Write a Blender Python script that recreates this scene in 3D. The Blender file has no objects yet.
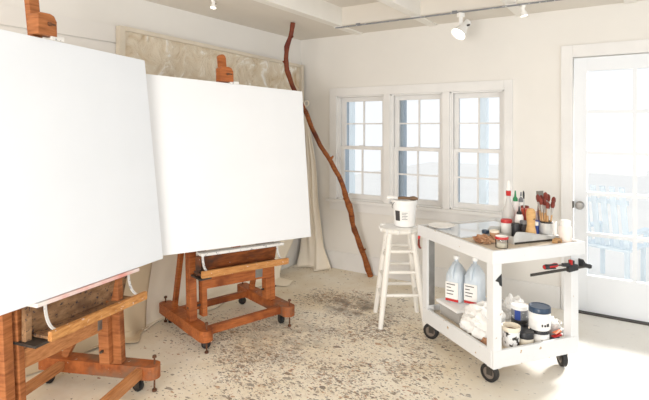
import bpy, bmesh, math, random
from mathutils import Vector, Matrix, noise
random.seed(7)
PI = math.pi
SC = bpy.context.scene
COL = SC.collection

# ------------------------------------------------------------------ materials
def s2l(c):
    return tuple((x/255/12.92 if x/255 <= .04045 else ((x/255+.055)/1.055)**2.4) for x in c)

def base_mat(name):
    m = bpy.data.materials.new(name); m.use_nodes = True
    nt = m.node_tree; nt.nodes.clear()
    out = nt.nodes.new('ShaderNodeOutputMaterial'); p = nt.nodes.new('ShaderNodeBsdfPrincipled')
    nt.links.new(p.outputs[0], out.inputs[0])
    return m, nt, p, out

def N(nt, t, **kw):
    n = nt.nodes.new(t)
    for k, v in kw.items(): setattr(n, k, v)
    return n

def tex_noise(nt, vec, scale, detail=4, rough=.55):
    n = N(nt, 'ShaderNodeTexNoise'); n.inputs['Scale'].default_value = scale
    n.inputs['Detail'].default_value = detail; n.inputs['Roughness'].default_value = rough
    if vec: nt.links.new(vec, n.inputs['Vector'])
    return n

def ramp(nt, fac, stops):
    r = N(nt, 'ShaderNodeValToRGB'); cr = r.color_ramp
    while len(cr.elements) < len(stops): cr.elements.new(.5)
    for e, (p, c) in zip(cr.elements, stops):
        e.position = p; e.color = (*c, 1) if len(c) == 3 else c
    nt.links.new(fac, r.inputs[0]); return r

def mixc(nt, fac, a, b):
    m = N(nt, 'ShaderNodeMix', data_type='RGBA')
    for sock, v in ((m.inputs[0], fac), (m.inputs[6], a), (m.inputs[7], b)):
        if hasattr(v, 'is_output'): nt.links.new(v, sock)
        elif isinstance(v, (int, float)): sock.default_value = v
        else: sock.default_value = (*v, 1)
    return m.outputs[2]

def math_n(nt, op, a, b=0., clamp=False):
    m = N(nt, 'ShaderNodeMath', operation=op); m.use_clamp = clamp
    for sock, v in ((m.inputs[0], a), (m.inputs[1], b)):
        if hasattr(v, 'is_output'): nt.links.new(v, sock)
        else: sock.default_value = v
    return m.outputs[0]

def bump(nt, p, h, strength=.2, dist=.01):
    b = N(nt, 'ShaderNodeBump'); b.inputs['Strength'].default_value = strength; b.inputs['Distance'].default_value = dist
    nt.links.new(h, b.inputs['Height']); nt.links.new(b.outputs[0], p.inputs['Normal'])

def mat(name, c, rough=.6, metal=0., var=.06, scale=6., bmp=.05, spec=.4, speck=None, speck_amt=.0, c2=None):
    """plain surface: colour with soft noise variation, optional second colour and paint specks"""
    m, nt, p, out = base_mat(name)
    tc = N(nt, 'ShaderNodeTexCoord'); v = tc.outputs['Object']
    c = s2l(c); c2 = s2l(c2) if c2 else tuple(x*(1-var*2.2) for x in c)
    n = tex_noise(nt, v, scale, 5)
    col = ramp(nt, n.outputs['Fac'], [(.35, c2), (.65, c)]).outputs[0]
    if speck:
        vo = N(nt, 'ShaderNodeTexNoise'); vo.inputs['Scale'].default_value = scale*6; vo.inputs['Detail'].default_value = 3
        nt.links.new(v, vo.inputs['Vector'])
        mk = ramp(nt, vo.outputs['Fac'], [(.66-speck_amt, (0, 0, 0)), (.69-speck_amt, (1, 1, 1))]).outputs[0]
        col = mixc(nt, mk, col, s2l(speck))
    nt.links.new(col, p.inputs['Base Color'])
    p.inputs['Roughness'].default_value = rough; p.inputs['Metallic'].default_value = metal
    p.inputs['Specular IOR Level'].default_value = spec
    if bmp:
        n2 = tex_noise(nt, v, scale*8, 4); bump(nt, p, n2.outputs['Fac'], bmp)
    return m

def wood_mat(name, c1, c2, axis_scale=(2, 2, 30), speck=(236, 232, 224), amt=.0, dark=None, rough=.5):
    m, nt, p, out = base_mat(name)
    tc = N(nt, 'ShaderNodeTexCoord')
    mp = N(nt, 'ShaderNodeMapping'); mp.inputs['Scale'].default_value = axis_scale
    nt.links.new(tc.outputs['Object'], mp.inputs['Vector'])
    g = tex_noise(nt, mp.outputs[0], 3., 6, .6)
    col = ramp(nt, g.outputs['Fac'], [(.3, s2l(c2)), (.7, s2l(c1))]).outputs[0]
    big = tex_noise(nt, tc.outputs['Object'], 5., 3)
    if dark:
        dk = ramp(nt, big.outputs['Fac'], [(.52, (0, 0, 0)), (.66, (1, 1, 1))]).outputs[0]
        col = mixc(nt, dk, col, s2l(dark))
    sp = tex_noise(nt, tc.outputs['Object'], 42., 5, .75)
    mk = ramp(nt, sp.outputs['Fac'], [(.70-amt, (0, 0, 0)), (.73-amt, (1, 1, 1))]).outputs[0]
    col = mixc(nt, mk, col, s2l(speck))
    nt.links.new(col, p.inputs['Base Color']); p.inputs['Roughness'].default_value = rough; p.inputs['Specular IOR Level'].default_value = .22
    bump(nt, p, g.outputs['Fac'], .12)
    return m

def glass_mat(name, tint=(1, 1, 1), refl=.10):
    m = bpy.data.materials.new(name); m.use_nodes = True; nt = m.node_tree; nt.nodes.clear()
    out = N(nt, 'ShaderNodeOutputMaterial'); mx = N(nt, 'ShaderNodeMixShader')
    tr = N(nt, 'ShaderNodeBsdfTransparent'); gl = N(nt, 'ShaderNodeBsdfGlossy'); gl.inputs['Roughness'].default_value = .03
    tr.inputs[0].default_value = (*tint, 1)
    fr = N(nt, 'ShaderNodeFresnel'); fr.inputs['IOR'].default_value = 1.45
    f = math_n(nt, 'MULTIPLY', fr.outputs[0], refl*10, True)
    nt.links.new(f, mx.inputs[0]); nt.links.new(tr.outputs[0], mx.inputs[1]); nt.links.new(gl.outputs[0], mx.inputs[2])
    nt.links.new(mx.outputs[0], out.inputs[0]); return m

def emis_mat(name, c, st):
    m = bpy.data.materials.new(name); m.use_nodes = True; nt = m.node_tree; nt.nodes.clear()
    out = N(nt, 'ShaderNodeOutputMaterial'); e = N(nt, 'ShaderNodeEmission')
    e.inputs[0].default_value = (*s2l(c), 1); e.inputs[1].default_value = st
    nt.links.new(e.outputs[0], out.inputs[0]); return m

def floor_mat():
    m, nt, p, out = base_mat('painted_floor')
    geo = N(nt, 'ShaderNodeNewGeometry'); pos = geo.outputs['Position']
    # flatten to xy
    sx = N(nt, 'ShaderNodeSeparateXYZ'); nt.links.new(pos, sx.inputs[0])
    cb = N(nt, 'ShaderNodeCombineXYZ'); nt.links.new(sx.outputs[0], cb.inputs[0]); nt.links.new(sx.outputs[1], cb.inputs[1])
    v = cb.outputs[0]
    big = tex_noise(nt, v, 1.6, 5, .6)
    fine = tex_noise(nt, v, 9., 6, .65)
    col = ramp(nt, big.outputs['Fac'], [(.36, s2l((230, 214, 186))), (.62, s2l((244, 236, 220)))]).outputs[0]
    mot = ramp(nt, fine.outputs['Fac'], [(.50, (0, 0, 0)), (.72, (1, 1, 1))]).outputs[0]
    col = mixc(nt, math_n(nt, 'MULTIPLY', mot, .28), col, s2l((208, 182, 146)))
    # work zone mask: union of soft discs
    def disc(cx, cy, rx, ry, soft=1.):
        a = math_n(nt, 'MULTIPLY', math_n(nt, 'SUBTRACT', sx.outputs[0], cx), 1/rx)
        b = math_n(nt, 'MULTIPLY', math_n(nt, 'SUBTRACT', sx.outputs[1], cy), 1/ry)
        d = math_n(nt, 'ADD', math_n(nt, 'MULTIPLY', a, a), math_n(nt, 'MULTIPLY', b, b))
        w = math_n(nt, 'ADD', d, math_n(nt, 'MULTIPLY', math_n(nt, 'SUBTRACT', fine.outputs['Fac'], .5), 1.2))
        return math_n(nt, 'MULTIPLY', math_n(nt, 'SUBTRACT', 1., w), soft, True)
    zone = math_n(nt, 'MAXIMUM', disc(-1.7, 2.75, .95, 1.25, 1.5), math_n(nt, 'MAXIMUM', disc(-2.35, 2.6, .7, .55, 1.0), disc(-1.55, 2.15, .85, .75, 1.1)))
    zone = math_n(nt, 'MAXIMUM', zone, math_n(nt, 'MULTIPLY', disc(-2.05, 3.55, .55, .42, 1.6), 1.))
    patch = tex_noise(nt, v, 2.6, 4, .6)
    zone = math_n(nt, 'MULTIPLY', zone, ramp(nt, patch.outputs['Fac'], [(.36, (.25,)*3), (.60, (1.,)*3)]).outputs[0])
    grey = disc(-2.0, 3.55, .42, .26, 1.2)
    grey2 = math_n(nt, 'MULTIPLY', disc(-2.15, 2.75, .45, .5, 1.1), .6)
    smear = tex_noise(nt, v, 6.5, 6, .7)
    sm = ramp(nt, smear.outputs['Fac'], [(.42, (0, 0, 0)), (.60, (1, 1, 1))]).outputs[0]
    gm = math_n(nt, 'MULTIPLY', math_n(nt, 'MAXIMUM', grey, grey2), sm)
    col = mixc(nt, math_n(nt, 'MULTIPLY', gm, .9), col, s2l((98, 88, 78)))
    # splats of several sizes
    def splat(scale, dens, colours, radius, seed, stren=.9, rot=0., sy=1.):
        mp = N(nt, 'ShaderNodeMapping'); mp.inputs['Location'].default_value = (seed, seed*1.7, 0); mp.inputs['Rotation'].default_value = (0, 0, rot); mp.inputs['Scale'].default_value = (1, sy, 1)
        wob = tex_noise(nt, v, scale*1.6, 2)
        av = N(nt, 'ShaderNodeVectorMath', operation='MULTIPLY_ADD')
        nt.links.new(wob.outputs['Color'], av.inputs[0]); av.inputs[1].default_value = (.5/scale,)*3
        nt.links.new(v, av.inputs[2]); nt.links.new(av.outputs[0], mp.inputs[0])
        vo = N(nt, 'ShaderNodeTexVoronoi'); vo.inputs['Scale'].default_value = scale; nt.links.new(mp.outputs[0], vo.inputs['Vector'])
        sc_ = N(nt, 'ShaderNodeSeparateColor'); nt.links.new(vo.outputs['Color'], sc_.inputs[0])
        r = math_n(nt, 'MULTIPLY', sc_.outputs[0], radius)
        inside = math_n(nt, 'LESS_THAN', vo.outputs['Distance'], r)
        lim = math_n(nt, 'ADD', math_n(nt, 'MULTIPLY', zone, dens), .025)
        keep = math_n(nt, 'LESS_THAN', sc_.outputs[1], lim)
        k = math_n(nt, 'MULTIPLY', math_n(nt, 'MULTIPLY', inside, keep), stren)
        cr = ramp(nt, sc_.outputs[2], [(i/len(colours), s2l(c)) for i, c in enumerate(colours)]); cr.color_ramp.interpolation = 'CONSTANT'
        return k, cr.outputs[0]
    cols = [(118, 92, 68), (142, 130, 116), (96, 82, 70), (184, 140, 102), (132, 124, 118), (168, 140, 108), (238, 234, 228), (166, 104, 72)]
    for sc, de, ra, se, ro, sy in ((15, .26, .42, 3.1, .4, 1.8), (24, .42, .48, 8.3, 1.5, 2.2), (30, .42, .48, 5.5, -.6, 2.0), (50, .55, .55, 1.3, .9, 1.6), (80, .5, .6, 4.4, 2.2, 1.3)):
        k, c = splat(sc, de, cols, ra, se, .88, ro, sy); col = mixc(nt, k, col, c)
    # ragged smears and drips: thresholded noise, denser in the work zone
    for sc, th, cc, se, amt in ((16, .69, (128, 112, 96), 2., .75), (34, .70, (112, 92, 74), 7., .8), (30, .71, (166, 118, 80), 13., .7), (60, .70, (104, 98, 94), 21., .8)):
        mp = N(nt, 'ShaderNodeMapping'); mp.inputs['Location'].default_value = (se, -se, 0); mp.inputs['Rotation'].default_value = (0, 0, .6); mp.inputs['Scale'].default_value = (1., 1.5, 1.); nt.links.new(v, mp.inputs[0])
        nn = tex_noise(nt, mp.outputs[0], sc, 5, .6)
        val = math_n(nt, 'ADD', nn.outputs['Fac'], math_n(nt, 'MULTIPLY', zone, .13))
        k = ramp(nt, val, [(th, (0, 0, 0)), (th+.03, (1, 1, 1))]).outputs[0]
        col = mixc(nt, math_n(nt, 'MULTIPLY', k, amt), col, s2l(cc))
    mud = math_n(nt, 'MULTIPLY', ramp(nt, tex_noise(nt, v, 12., 6, .7).outputs['Fac'], [(.5, (0, 0, 0)), (.62, (1, 1, 1))]).outputs[0], zone)
    col = mixc(nt, math_n(nt, 'MULTIPLY', mud, .38), col, s2l((150, 116, 82)))
    # right side of the room: blended toward an even pale grey
    right_mix = math_n(nt, 'MULTIPLY', math_n(nt, 'ADD', sx.outputs[0], .95), 1.4, True)
    col = mixc(nt, math_n(nt, 'MULTIPLY', right_mix, .85), col, s2l((226, 225, 221)))
    nt.links.new(col, p.inputs['Base Color'])
    p.inputs['Roughness'].default_value = .5; p.inputs['Specular IOR Level'].default_value = .3
    bump(nt, p, fine.outputs['Fac'], .06)
    return m

def plastic_wrap_mat():
    m, nt, p, out = base_mat('crinkled_plastic_over_canvas')
    tc = N(nt, 'ShaderNodeTexCoord'); v = tc.outputs['Object']
    mp = N(nt, 'ShaderNodeMapping'); mp.inputs['Rotation'].default_value = (.5, 0, 0); mp.inputs['Scale'].default_value = (1, 1.6, 1.6)
    nt.links.new(v, mp.inputs[0])
    n = tex_noise(nt, mp.outputs[0], 3.6, 8, .62); n.inputs['Distortion'].default_value = .9
    r = ramp(nt, n.outputs['Fac'], [(.28, s2l((190, 162, 126))), (.42, s2l((216, 197, 168))), (.56, s2l((228, 215, 192))), (.63, s2l((252, 247, 238)))])  # palest stop paints crinkle highlights into the colour
    nt.links.new(r.outputs[0], p.inputs['Base Color'])
    p.inputs['Roughness'].default_value = .22; p.inputs['Specular IOR Level'].default_value = .6
    bump(nt, p, n.outputs['Fac'], .8, .05); return m

def canvas_mat(name, c):
    m, nt, p, out = base_mat(name)
    tc = N(nt, 'ShaderNodeTexCoord')
    w = tex_noise(nt, tc.outputs['Object'], 260, 2); b = tex_noise(nt, tc.outputs['Object'], 2.5, 3)
    c = s2l(c)
    nt.links.new(ramp(nt, b.outputs['Fac'], [(.3, tuple(x*.97 for x in c)), (.7, c)]).outputs[0], p.inputs['Base Color'])
    p.inputs['Roughness'].default_value = .8; p.inputs['Specular IOR Level'].default_value = .15
    bump(nt, p, w.outputs['Fac'], .1, .003); return m

M = {}
M['wall'] = mat('plaster_wall', (234, 230, 223), .85, scale=2.2, var=.015, bmp=.10, spec=.15)
M['panel'] = mat('painted_wall_panel', (234, 230, 224), .8, scale=2.0, var=.02, bmp=.06, spec=.15)
M['ceil'] = mat('painted_ceiling', (226, 219, 208), .85, scale=2.0, var=.02, bmp=.05, spec=.15)
M['beam'] = mat('painted_beam', (242, 238, 230), .7, scale=3.0, var=.02, bmp=.04, spec=.2)
M['trim'] = mat('painted_trim', (235, 233, 230), .6, scale=4., var=.03, bmp=.04, spec=.3)
M['door'] = mat('painted_door', (236, 239, 242), .5, scale=3., var=.01, bmp=.03, spec=.3)
M['reveal'] = mat('blue_grey_reveal', (160, 176, 190), .8, scale=4., var=.05)
M['floor'] = floor_mat()
M['glass'] = glass_mat('window_glass', refl=.06)
M['clear'] = glass_mat('clear_glass', (.93, .95, .95), refl=.12)
def milky_mat(name, c, a):
    m = bpy.data.materials.new(name); m.use_nodes = True; nt = m.node_tree; nt.nodes.clear()
    out = N(nt, 'ShaderNodeOutputMaterial'); mx = N(nt, 'ShaderNodeMixShader'); tr = N(nt, 'ShaderNodeBsdfTransparent'); p = N(nt, 'ShaderNodeBsdfPrincipled')
    p.inputs['Base Color'].default_value = (*s2l(c), 1); p.inputs['Roughness'].default_value = .2
    mx.inputs[0].default_value = a; nt.links.new(tr.outputs[0], mx.inputs[1]); nt.links.new(p.outputs[0], mx.inputs[2]); nt.links.new(mx.outputs[0], out.inputs[0]); return m
M['milky'] = milky_mat('milky_clear_glass', (232, 230, 226), .42)
M['hazy'] = milky_mat('hazy_clear_plastic', (226, 222, 216), .45)
M['canvas_a'] = canvas_mat('white_primed_canvas', (236, 241, 248))
M['canvas_b'] = canvas_mat('warm_primed_canvas', (240, 242, 245))
M['easel'] = wood_mat('easel_wood', (190, 108, 56), (126, 62, 28), amt=-.05, dark=(112, 52, 24))
M['easel_h'] = wood_mat('easel_wood_flat', (190, 106, 54), (132, 66, 30), (3, 30, 30), amt=-.06, dark=(124, 60, 28))
M['easel_a'] = wood_mat('older_easel_wood', (186, 114, 66), (128, 70, 36), amt=-.03, dark=(112, 56, 28))
M['easel_ah'] = wood_mat('older_easel_wood_flat', (202, 136, 84), (150, 90, 50), (3, 30, 30), amt=-.03)
M['lip'] = wood_mat('paint_stained_lip', (208, 148, 86), (158, 96, 46), (3, 30, 30), amt=.07)
M['tray'] = wood_mat('paint_stained_tray', (150, 80, 40), (84, 44, 24), (4, 20, 20), amt=.02, dark=(70, 50, 40))
M['tray_a'] = wood_mat('splattered_tray_board', (166, 128, 92), (104, 72, 48), (4, 12, 12), speck=(50, 46, 52), amt=.12, dark=(96, 70, 52))
M['skid_top'] = wood_mat('worn_base_wood', (184, 100, 50), (124, 62, 30), (6, 6, 6), speck=(222, 214, 200), amt=.02, dark=(122, 88, 66))
M['ledge'] = mat('metal_ledge_with_paint', (232, 230, 226), .45, scale=9, speck=(150, 150, 155), speck_amt=.05)
M['ledge_pink'] = mat('metal_ledge_with_pink_paint', (238, 232, 228), .5, scale=6, c2=(226, 150, 140), var=.1)
M['steel'] = mat('worn_steel', (150, 148, 144), .4, .8, scale=12, var=.1)
M['dark_steel'] = mat('dark_steel', (70, 66, 62), .45, .6, scale=12, var=.1)
M['rust'] = mat('rusty_bolt', (112, 72, 48), .6, .4, scale=30, var=.2)
M['rubber'] = mat('black_rubber', (28, 27, 27), .6, scale=20, var=.1)
M['hub'] = mat('caster_hub', (122, 110, 100), .5, .3, scale=20, var=.1)
M['bark'] = wood_mat('orange_brown_branch', (164, 94, 44), (100, 46, 20), (6, 6, 14), amt=-.2, dark=(84, 34, 18), rough=.55)
nt = M['bark'].node_tree; p_ = nt.nodes['Principled BSDF']; src = p_.inputs['Base Color'].links[0].from_socket
tcz = N(nt, 'ShaderNodeTexCoord'); sz_ = N(nt, 'ShaderNodeSeparateXYZ'); nt.links.new(tcz.outputs['Object'], sz_.inputs[0])
fz = ramp(nt, math_n(nt, 'DIVIDE', sz_.outputs[2], 2.5), [(.60, (0, 0, 0)), (.85, (.75, .75, .75))]).outputs[0]
nt.links.new(mixc(nt, fz, src, s2l((96, 32, 22))), p_.inputs['Base Color'])
M['cloth'] = mat('canvas_drop_cloth', (255, 245, 228), .9, scale=3, var=.03, bmp=.06, spec=.1)
M['cloth_w'] = mat('white_drop_cloth', (255, 243, 222), .9, scale=3, var=.02, bmp=.06, spec=.1)
M['cloth_t'] = mat('tan_drop_cloth', (206, 184, 152), .9, scale=3, var=.04, bmp=.08, spec=.1)
M['wrap'] = plastic_wrap_mat()
M['wrap_edge'] = mat('wrapped_edge', (222, 210, 190), .4, scale=5, var=.06)
M['white'] = mat('white_paint', (246, 244, 240), .55, scale=5, var=.02, bmp=.04)
M['stool'] = mat('white_painted_stool', (246, 242, 234), .55, scale=7, var=.03, bmp=.06, speck=(206, 190, 168), speck_amt=-.02)
M['drip'] = mat('dried_white_paint', (250, 248, 244), .4, scale=20, var=.05, bmp=.3)
M['cart'] = mat('white_painted_cart', (228, 229, 229), .5, scale=5, var=.02, bmp=.05, speck=(188, 160, 124), speck_amt=-.045)
M['cart_in'] = mat('worn_shelf_surface', (222, 206, 184), .6, scale=5, var=.08, speck=(150, 120, 90), speck_amt=.0)
M['plast'] = mat('white_plastic', (248, 247, 245), .4, scale=5, var=.01, bmp=0)
M['jug'] = mat('cloudy_jug_plastic', (228, 234, 238), .4, scale=6, var=.05, bmp=0, c2=(200, 212, 222))
M['label_w'] = mat('paper_label', (246, 244, 240), .7, scale=10, var=.02, bmp=0)
M['ink'] = mat('dark_ink', (62, 58, 60), .7, scale=10, var=.05, bmp=0)
M['red'] = mat('red_plastic', (200, 36, 34), .4, scale=10, var=.06, bmp=0)
M['redpaint'] = mat('orange_red_paint', (206, 72, 40), .5, scale=14, var=.15, bmp=0, c2=(150, 40, 24))
M['green'] = mat('green_plastic', (22, 130, 74), .4, scale=10, var=.06, bmp=0)
M['black'] = mat('black_plastic', (30, 30, 33), .4, scale=10, var=.06, bmp=0)
M['blue'] = mat('blue_label', (36, 66, 150), .5, scale=10, var=.06, bmp=0)
M['navy'] = mat('blue_black_lid', (44, 66, 92), .3, scale=14, var=.2, bmp=.05)
M['grey'] = mat('grey_plastic', (120, 122, 126), .5, scale=12, var=.1, bmp=.02, speck=(220, 220, 220), speck_amt=.03)
M['galv'] = mat('dull_galvanised_metal', (216, 216, 212), .5, .15, scale=14, var=.10, bmp=.05)
M['silver'] = mat('silver_ferrule', (206, 204, 200), .3, .7, scale=14, var=.08, bmp=0)
M['scraper'] = mat('grey_scraper', (128, 124, 116), .45, .4, scale=10, var=.1)
M['lightwood'] = wood_mat('turned_light_wood', (222, 178, 120), (196, 146, 88), (6, 6, 25), amt=-.2)
M['handle'] = wood_mat('brush_handle_wood', (206, 164, 112), (170, 122, 76), (6, 6, 25), amt=-.2)
M['bristle'] = mat('red_brown_bristle', (128, 50, 38), .8, scale=40, var=.2)
M['cream'] = mat('cream_plastic', (240, 228, 206), .5, scale=6, var=.03, bmp=0)
M['pattern'] = mat('dark_printed_label', (235, 233, 230), .6, scale=5, var=.02, bmp=0, speck=(48, 44, 42), speck_amt=.13)
M['brownpaint'] = mat('brown_paint', (120, 90, 64), .5, scale=10, var=.1)
M['pink'] = mat('pale_pink_wax', (250, 238, 230), .5, scale=6, var=.02, bmp=0)
M['rag'] = mat('white_rag', (248, 246, 242), .95, scale=8, var=.03, bmp=.1, spec=.1)
M['ragb'] = mat('tan_rag', (214, 176, 140), .95, scale=8, var=.12, bmp=.2, spec=.1, c2=(150, 92, 60))
M['orange'] = mat('orange_paint_tube', (224, 110, 50), .5, scale=10, var=.1, bmp=0)
M['paleblue'] = mat('pale_blue_outdoor_paint', (222, 234, 242), .8, scale=3, var=.03, bmp=0)
M['yard'] = mat('pale_sunlit_yard', (244, 242, 238), .9, scale=1.5, var=.02)
M['bulb'] = emis_mat('lit_lamp_face', (255, 246, 230), 9.)
M['palette'] = mat('glass_palette_sheet', (228, 234, 240), .04, scale=3, var=.01, bmp=0, spec=.9)

# ------------------------------------------------------------------ geometry helpers
def B(): return bmesh.new()

def box(bm, c, s, rot=None, bev=0.):
    mt = Matrix.Translation(c)
    if rot is not None: mt = mt @ (rot if isinstance(rot, Matrix) else Matrix.Rotation(rot, 4, 'Z'))
    r = bmesh.ops.create_cube(bm, size=1., matrix=mt @ Matrix.Diagonal((*s, 1)))
    if bev:
        es = list({e for v in r['verts'] for e in v.link_edges})
        bmesh.ops.bevel(bm, geom=es, offset=bev, segments=2, profile=.6, affect='EDGES')
    return bm

def box2(bm, a, b, bev=0.):
    return box(bm, [(a[i]+b[i])/2 for i in range(3)], [abs(b[i]-a[i]) for i in range(3)], None, bev)

def frame_of(d):
    d = d.normalized(); up = Vector((0, 0, 1)) if abs(d.z) < .95 else Vector((1, 0, 0))
    x = d.cross(up).normalized(); y = x.cross(d).normalized(); return x, y

def bar(bm, p, q, w, h, bev=0., up=None):
    """rectangular bar from p to q; w across, h along the other side"""
    p, q = Vector(p), Vector(q); d = (q-p); L = d.length; d.normalize()
    u = Vector(up) if up else (Vector((0, 0, 1)) if abs(d.z) < .95 else Vector((0, 1, 0)))
    x = d.cross(u).normalized(); y = x.cross(d).normalized()
    rot = Matrix((x, y, d)).transposed().to_4x4()
    return box(bm, (p+q)/2, (w, h, L), rot, bev)

def tube(bm, pts, rad, seg=10, caps=True):
    pts = [Vector(p) for p in pts]; n = len(pts)
    rads = rad if isinstance(rad, (list, tuple)) else [rad]*n
    rings = []; px = None
    for i, p in enumerate(pts):
        d = (pts[min(i+1, n-1)]-pts[max(i-1, 0)])
        x, y = frame_of(d) if px is None else (None, None)
        if px is not None:
            dn = d.normalized(); x = (px - dn*px.dot(dn)).normalized(); y = x.cross(dn).normalized()
        px = x
        rings.append([bm.verts.new(p + (x*math.cos(2*PI*k/seg)+y*math.sin(2*PI*k/seg))*rads[i]) for k in range(seg)])
    for a, b in zip(rings, rings[1:]):
        for k in range(seg): bm.faces.new((a[k], a[(k+1) % seg], b[(k+1) % seg], b[k]))
    if caps:
        bm.faces.new(rings[0][::-1]); bm.faces.new(rings[-1])
    return bm

def lathe(bm, prof, seg=24, c=(0, 0, 0), rot=None):
    c = Vector(c); rings = []
    for r, z in prof:
        if r < 1e-5: rings.append([(Vector((0, 0, z)))])
        else: rings.append([Vector((r*math.cos(2*PI*k/seg), r*math.sin(2*PI*k/seg), z)) for k in range(seg)])
    rr = [[bm.verts.new((rot @ v if rot else v)+c) for v in ring] for ring in rings]
    for a, b in zip(rr, rr[1:]):
        if len(a) == 1 and len(b) == 1: continue
        for k in range(seg):
            k2 = (k+1) % seg
            if len(a) == 1: bm.faces.new((a[0], b[k], b[k2]))
            elif len(b) == 1: bm.faces.new((a[k], a[k2], b[0]))
            else: bm.faces.new((a[k], a[k2], b[k2], b[k]))
    return bm

def prism(bm, poly, axis, a, b):
    """extrude a 2-D polygon; axis 'x': poly=(y,z), 'y': (x,z), 'z': (x,y)"""
    def P(u, v, t): return {'x': (t, u, v), 'y': (u, t, v), 'z': (u, v, t)}[axis]
    A = [bm.verts.new(P(u, v, a)) for u, v in poly]; C = [bm.verts.new(P(u, v, b)) for u, v in poly]
    n = len(poly)
    bm.faces.new(A[::-1]); bm.faces.new(C)
    for i in range(n): bm.faces.new((A[i], A[(i+1) % n], C[(i+1) % n], C[i]))
    return bm

def grid(bm, f, nu, nv, thick=0.):
    vs = [[bm.verts.new(f(i/nu, j/nv)) for j in range(nv+1)] for i in range(nu+1)]
    for i in range(nu):
        for j in range(nv): bm.faces.new((vs[i][j], vs[i+1][j], vs[i+1][j+1], vs[i][j+1]))
    return bm

def xform(bm, m):
    bmesh.ops.transform(bm, matrix=m, verts=bm.verts); return bm

def obj(name, bm, m, parent=None, smooth=False, solid=0.):
    bmesh.ops.recalc_face_normals(bm, faces=bm.faces)
    me = bpy.data.meshes.new(name); bm.to_mesh(me); bm.free()
    me.materials.append(m if not isinstance(m, str) else M[m])
    if smooth:
        for p in me.polygons: p.use_smooth = True
        try: me.set_sharp_from_angle(angle=math.radians(40))
        except Exception: pass
    o = bpy.data.objects.new(name, me); COL.objects.link(o)
    if parent: o.parent = parent
    if solid:
        md = o.modifiers.new('solid', 'SOLIDIFY'); md.thickness = solid; md.offset = 0
    return o

def tag(o, label=None, cat=None, group=None, kind=None):
    if label: o['label'] = label
    if cat: o['category'] = cat
    if group: o['group'] = group
    if kind: o['kind'] = kind
    return o

def thing(name, label, cat, loc=(0, 0, 0), rz=0., group=None):
    o = bpy.data.objects.new(name, None); COL.objects.link(o); o.empty_display_size = .1
    o.location = loc; o.rotation_euler = (0, 0, rz)
    return tag(o, label, cat, group)

def struct(name, bm, m, parent=None, label=None, smooth=False):
    o = obj(name, bm, m, parent, smooth)
    if not parent: o['kind'] = 'structure'
    if label: o['label'] = label
    return o

def copy_tree(o, parent=None):
    c = o.copy(); COL.objects.link(c)
    if parent: c.parent = parent
    for ch in [x for x in bpy.data.objects if x.parent == o]: copy_tree(ch, c)
    return c

# ------------------------------------------------------------------ the room
XW, YW, ZC = -3.14, 4.42, 2.433
XR, YB = 3.2, -2.6           # floor and ceiling run past the camera, out of the photo

b = B(); box2(b, (XW-.15, YB, -.12), (XR, YW+.16, 0)); tag(struct('floor', b, 'floor'), 'cream painted floor spattered with brown and grey paint')
# ceiling: lower border along the walls, raised field between the beams
b = B()
box2(b, (XW-.15, YB, ZC), (-2.45, YW+.16, ZC+.3))
box2(b, (-2.45, 3.99, ZC), (XR, YW+.16, ZC+.3))
box2(b, (-2.45, YB, ZC+.17), (XR, 3.99, ZC+.3))
tag(struct('ceiling', b, 'ceil'), 'off white ceiling with raised bays')
for i, x in enumerate((-2.447, -1.665, -.885, -.105, .675, 1.455)):
    b = B(); box2(b, (x, YB, ZC-.002), (x+.085, 3.99, ZC+.171)); box2(b, (x+.002, 3.98, ZC-.012), (x+.083, YW, ZC+.001))
    struct('trim_%d' % (i+10), b, 'beam', label='white painted ceiling beam')

# back wall with openings
def wall_with_holes(bm, x0, x1, z0, z1, y0, y1, holes):
    xs = sorted({x0, x1, *[h[0] for h in holes], *[h[1] for h in holes]})
    for a, c in zip(xs, xs[1:]):
        mid = (a+c)/2; cuts = sorted([(h[2], h[3]) for h in holes if h[0] < mid < h[1]]); z = z0
        for lo, hi in cuts:
            if lo > z: box2(bm, (a, y0, z), (c, y1, lo))
            z = hi
        if z < z1: box2(bm, (a, y0, z), (c, y1, z1))
WX0, WX1, WZ0, WZ1 = -2.67, -.985, .73, 1.80
DX0, DX1, DZ1 = -.455, .385, 2.04
b = B(); wall_with_holes(b, XW-.15, XR, 0, ZC, YW, YW+.15, [(WX0, WX1, WZ0, WZ1), (DX0, DX1, 0, DZ1)])
bmesh.ops.remove_doubles(b, verts=b.verts, dist=1e-5)
tag(struct('wall_back', b, 'wall'), 'off white plaster wall with windows and glazed door')
# left wall and its board facing with a dark gap line
b = B(); box2(b, (XW-.15, YB, 0), (XW, YW, ZC)); struct('wall_left', b, 'wall', label='off white side wall above boards')
b = B(); box2(b, (XW-.001, YB, 0), (XW+.012, YW-.001, 2.068)); struct('trim_1', b, 'panel', label='white wall boarding below thin dark gap')
b = B(); box2(b, (XW-.001, YB, 2.078), (XW+.012, YW-.001, 2.195)); struct('trim_2', b, 'panel', label='white horizontal board above thin dark gap')
b = B(); box2(b, (XW+.012, YW-.016, 0), (DX0-.09, YW+.001, .178), .003); struct('baseboard_back', b, 'trim', label='tall white baseboard under the windows')

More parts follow.
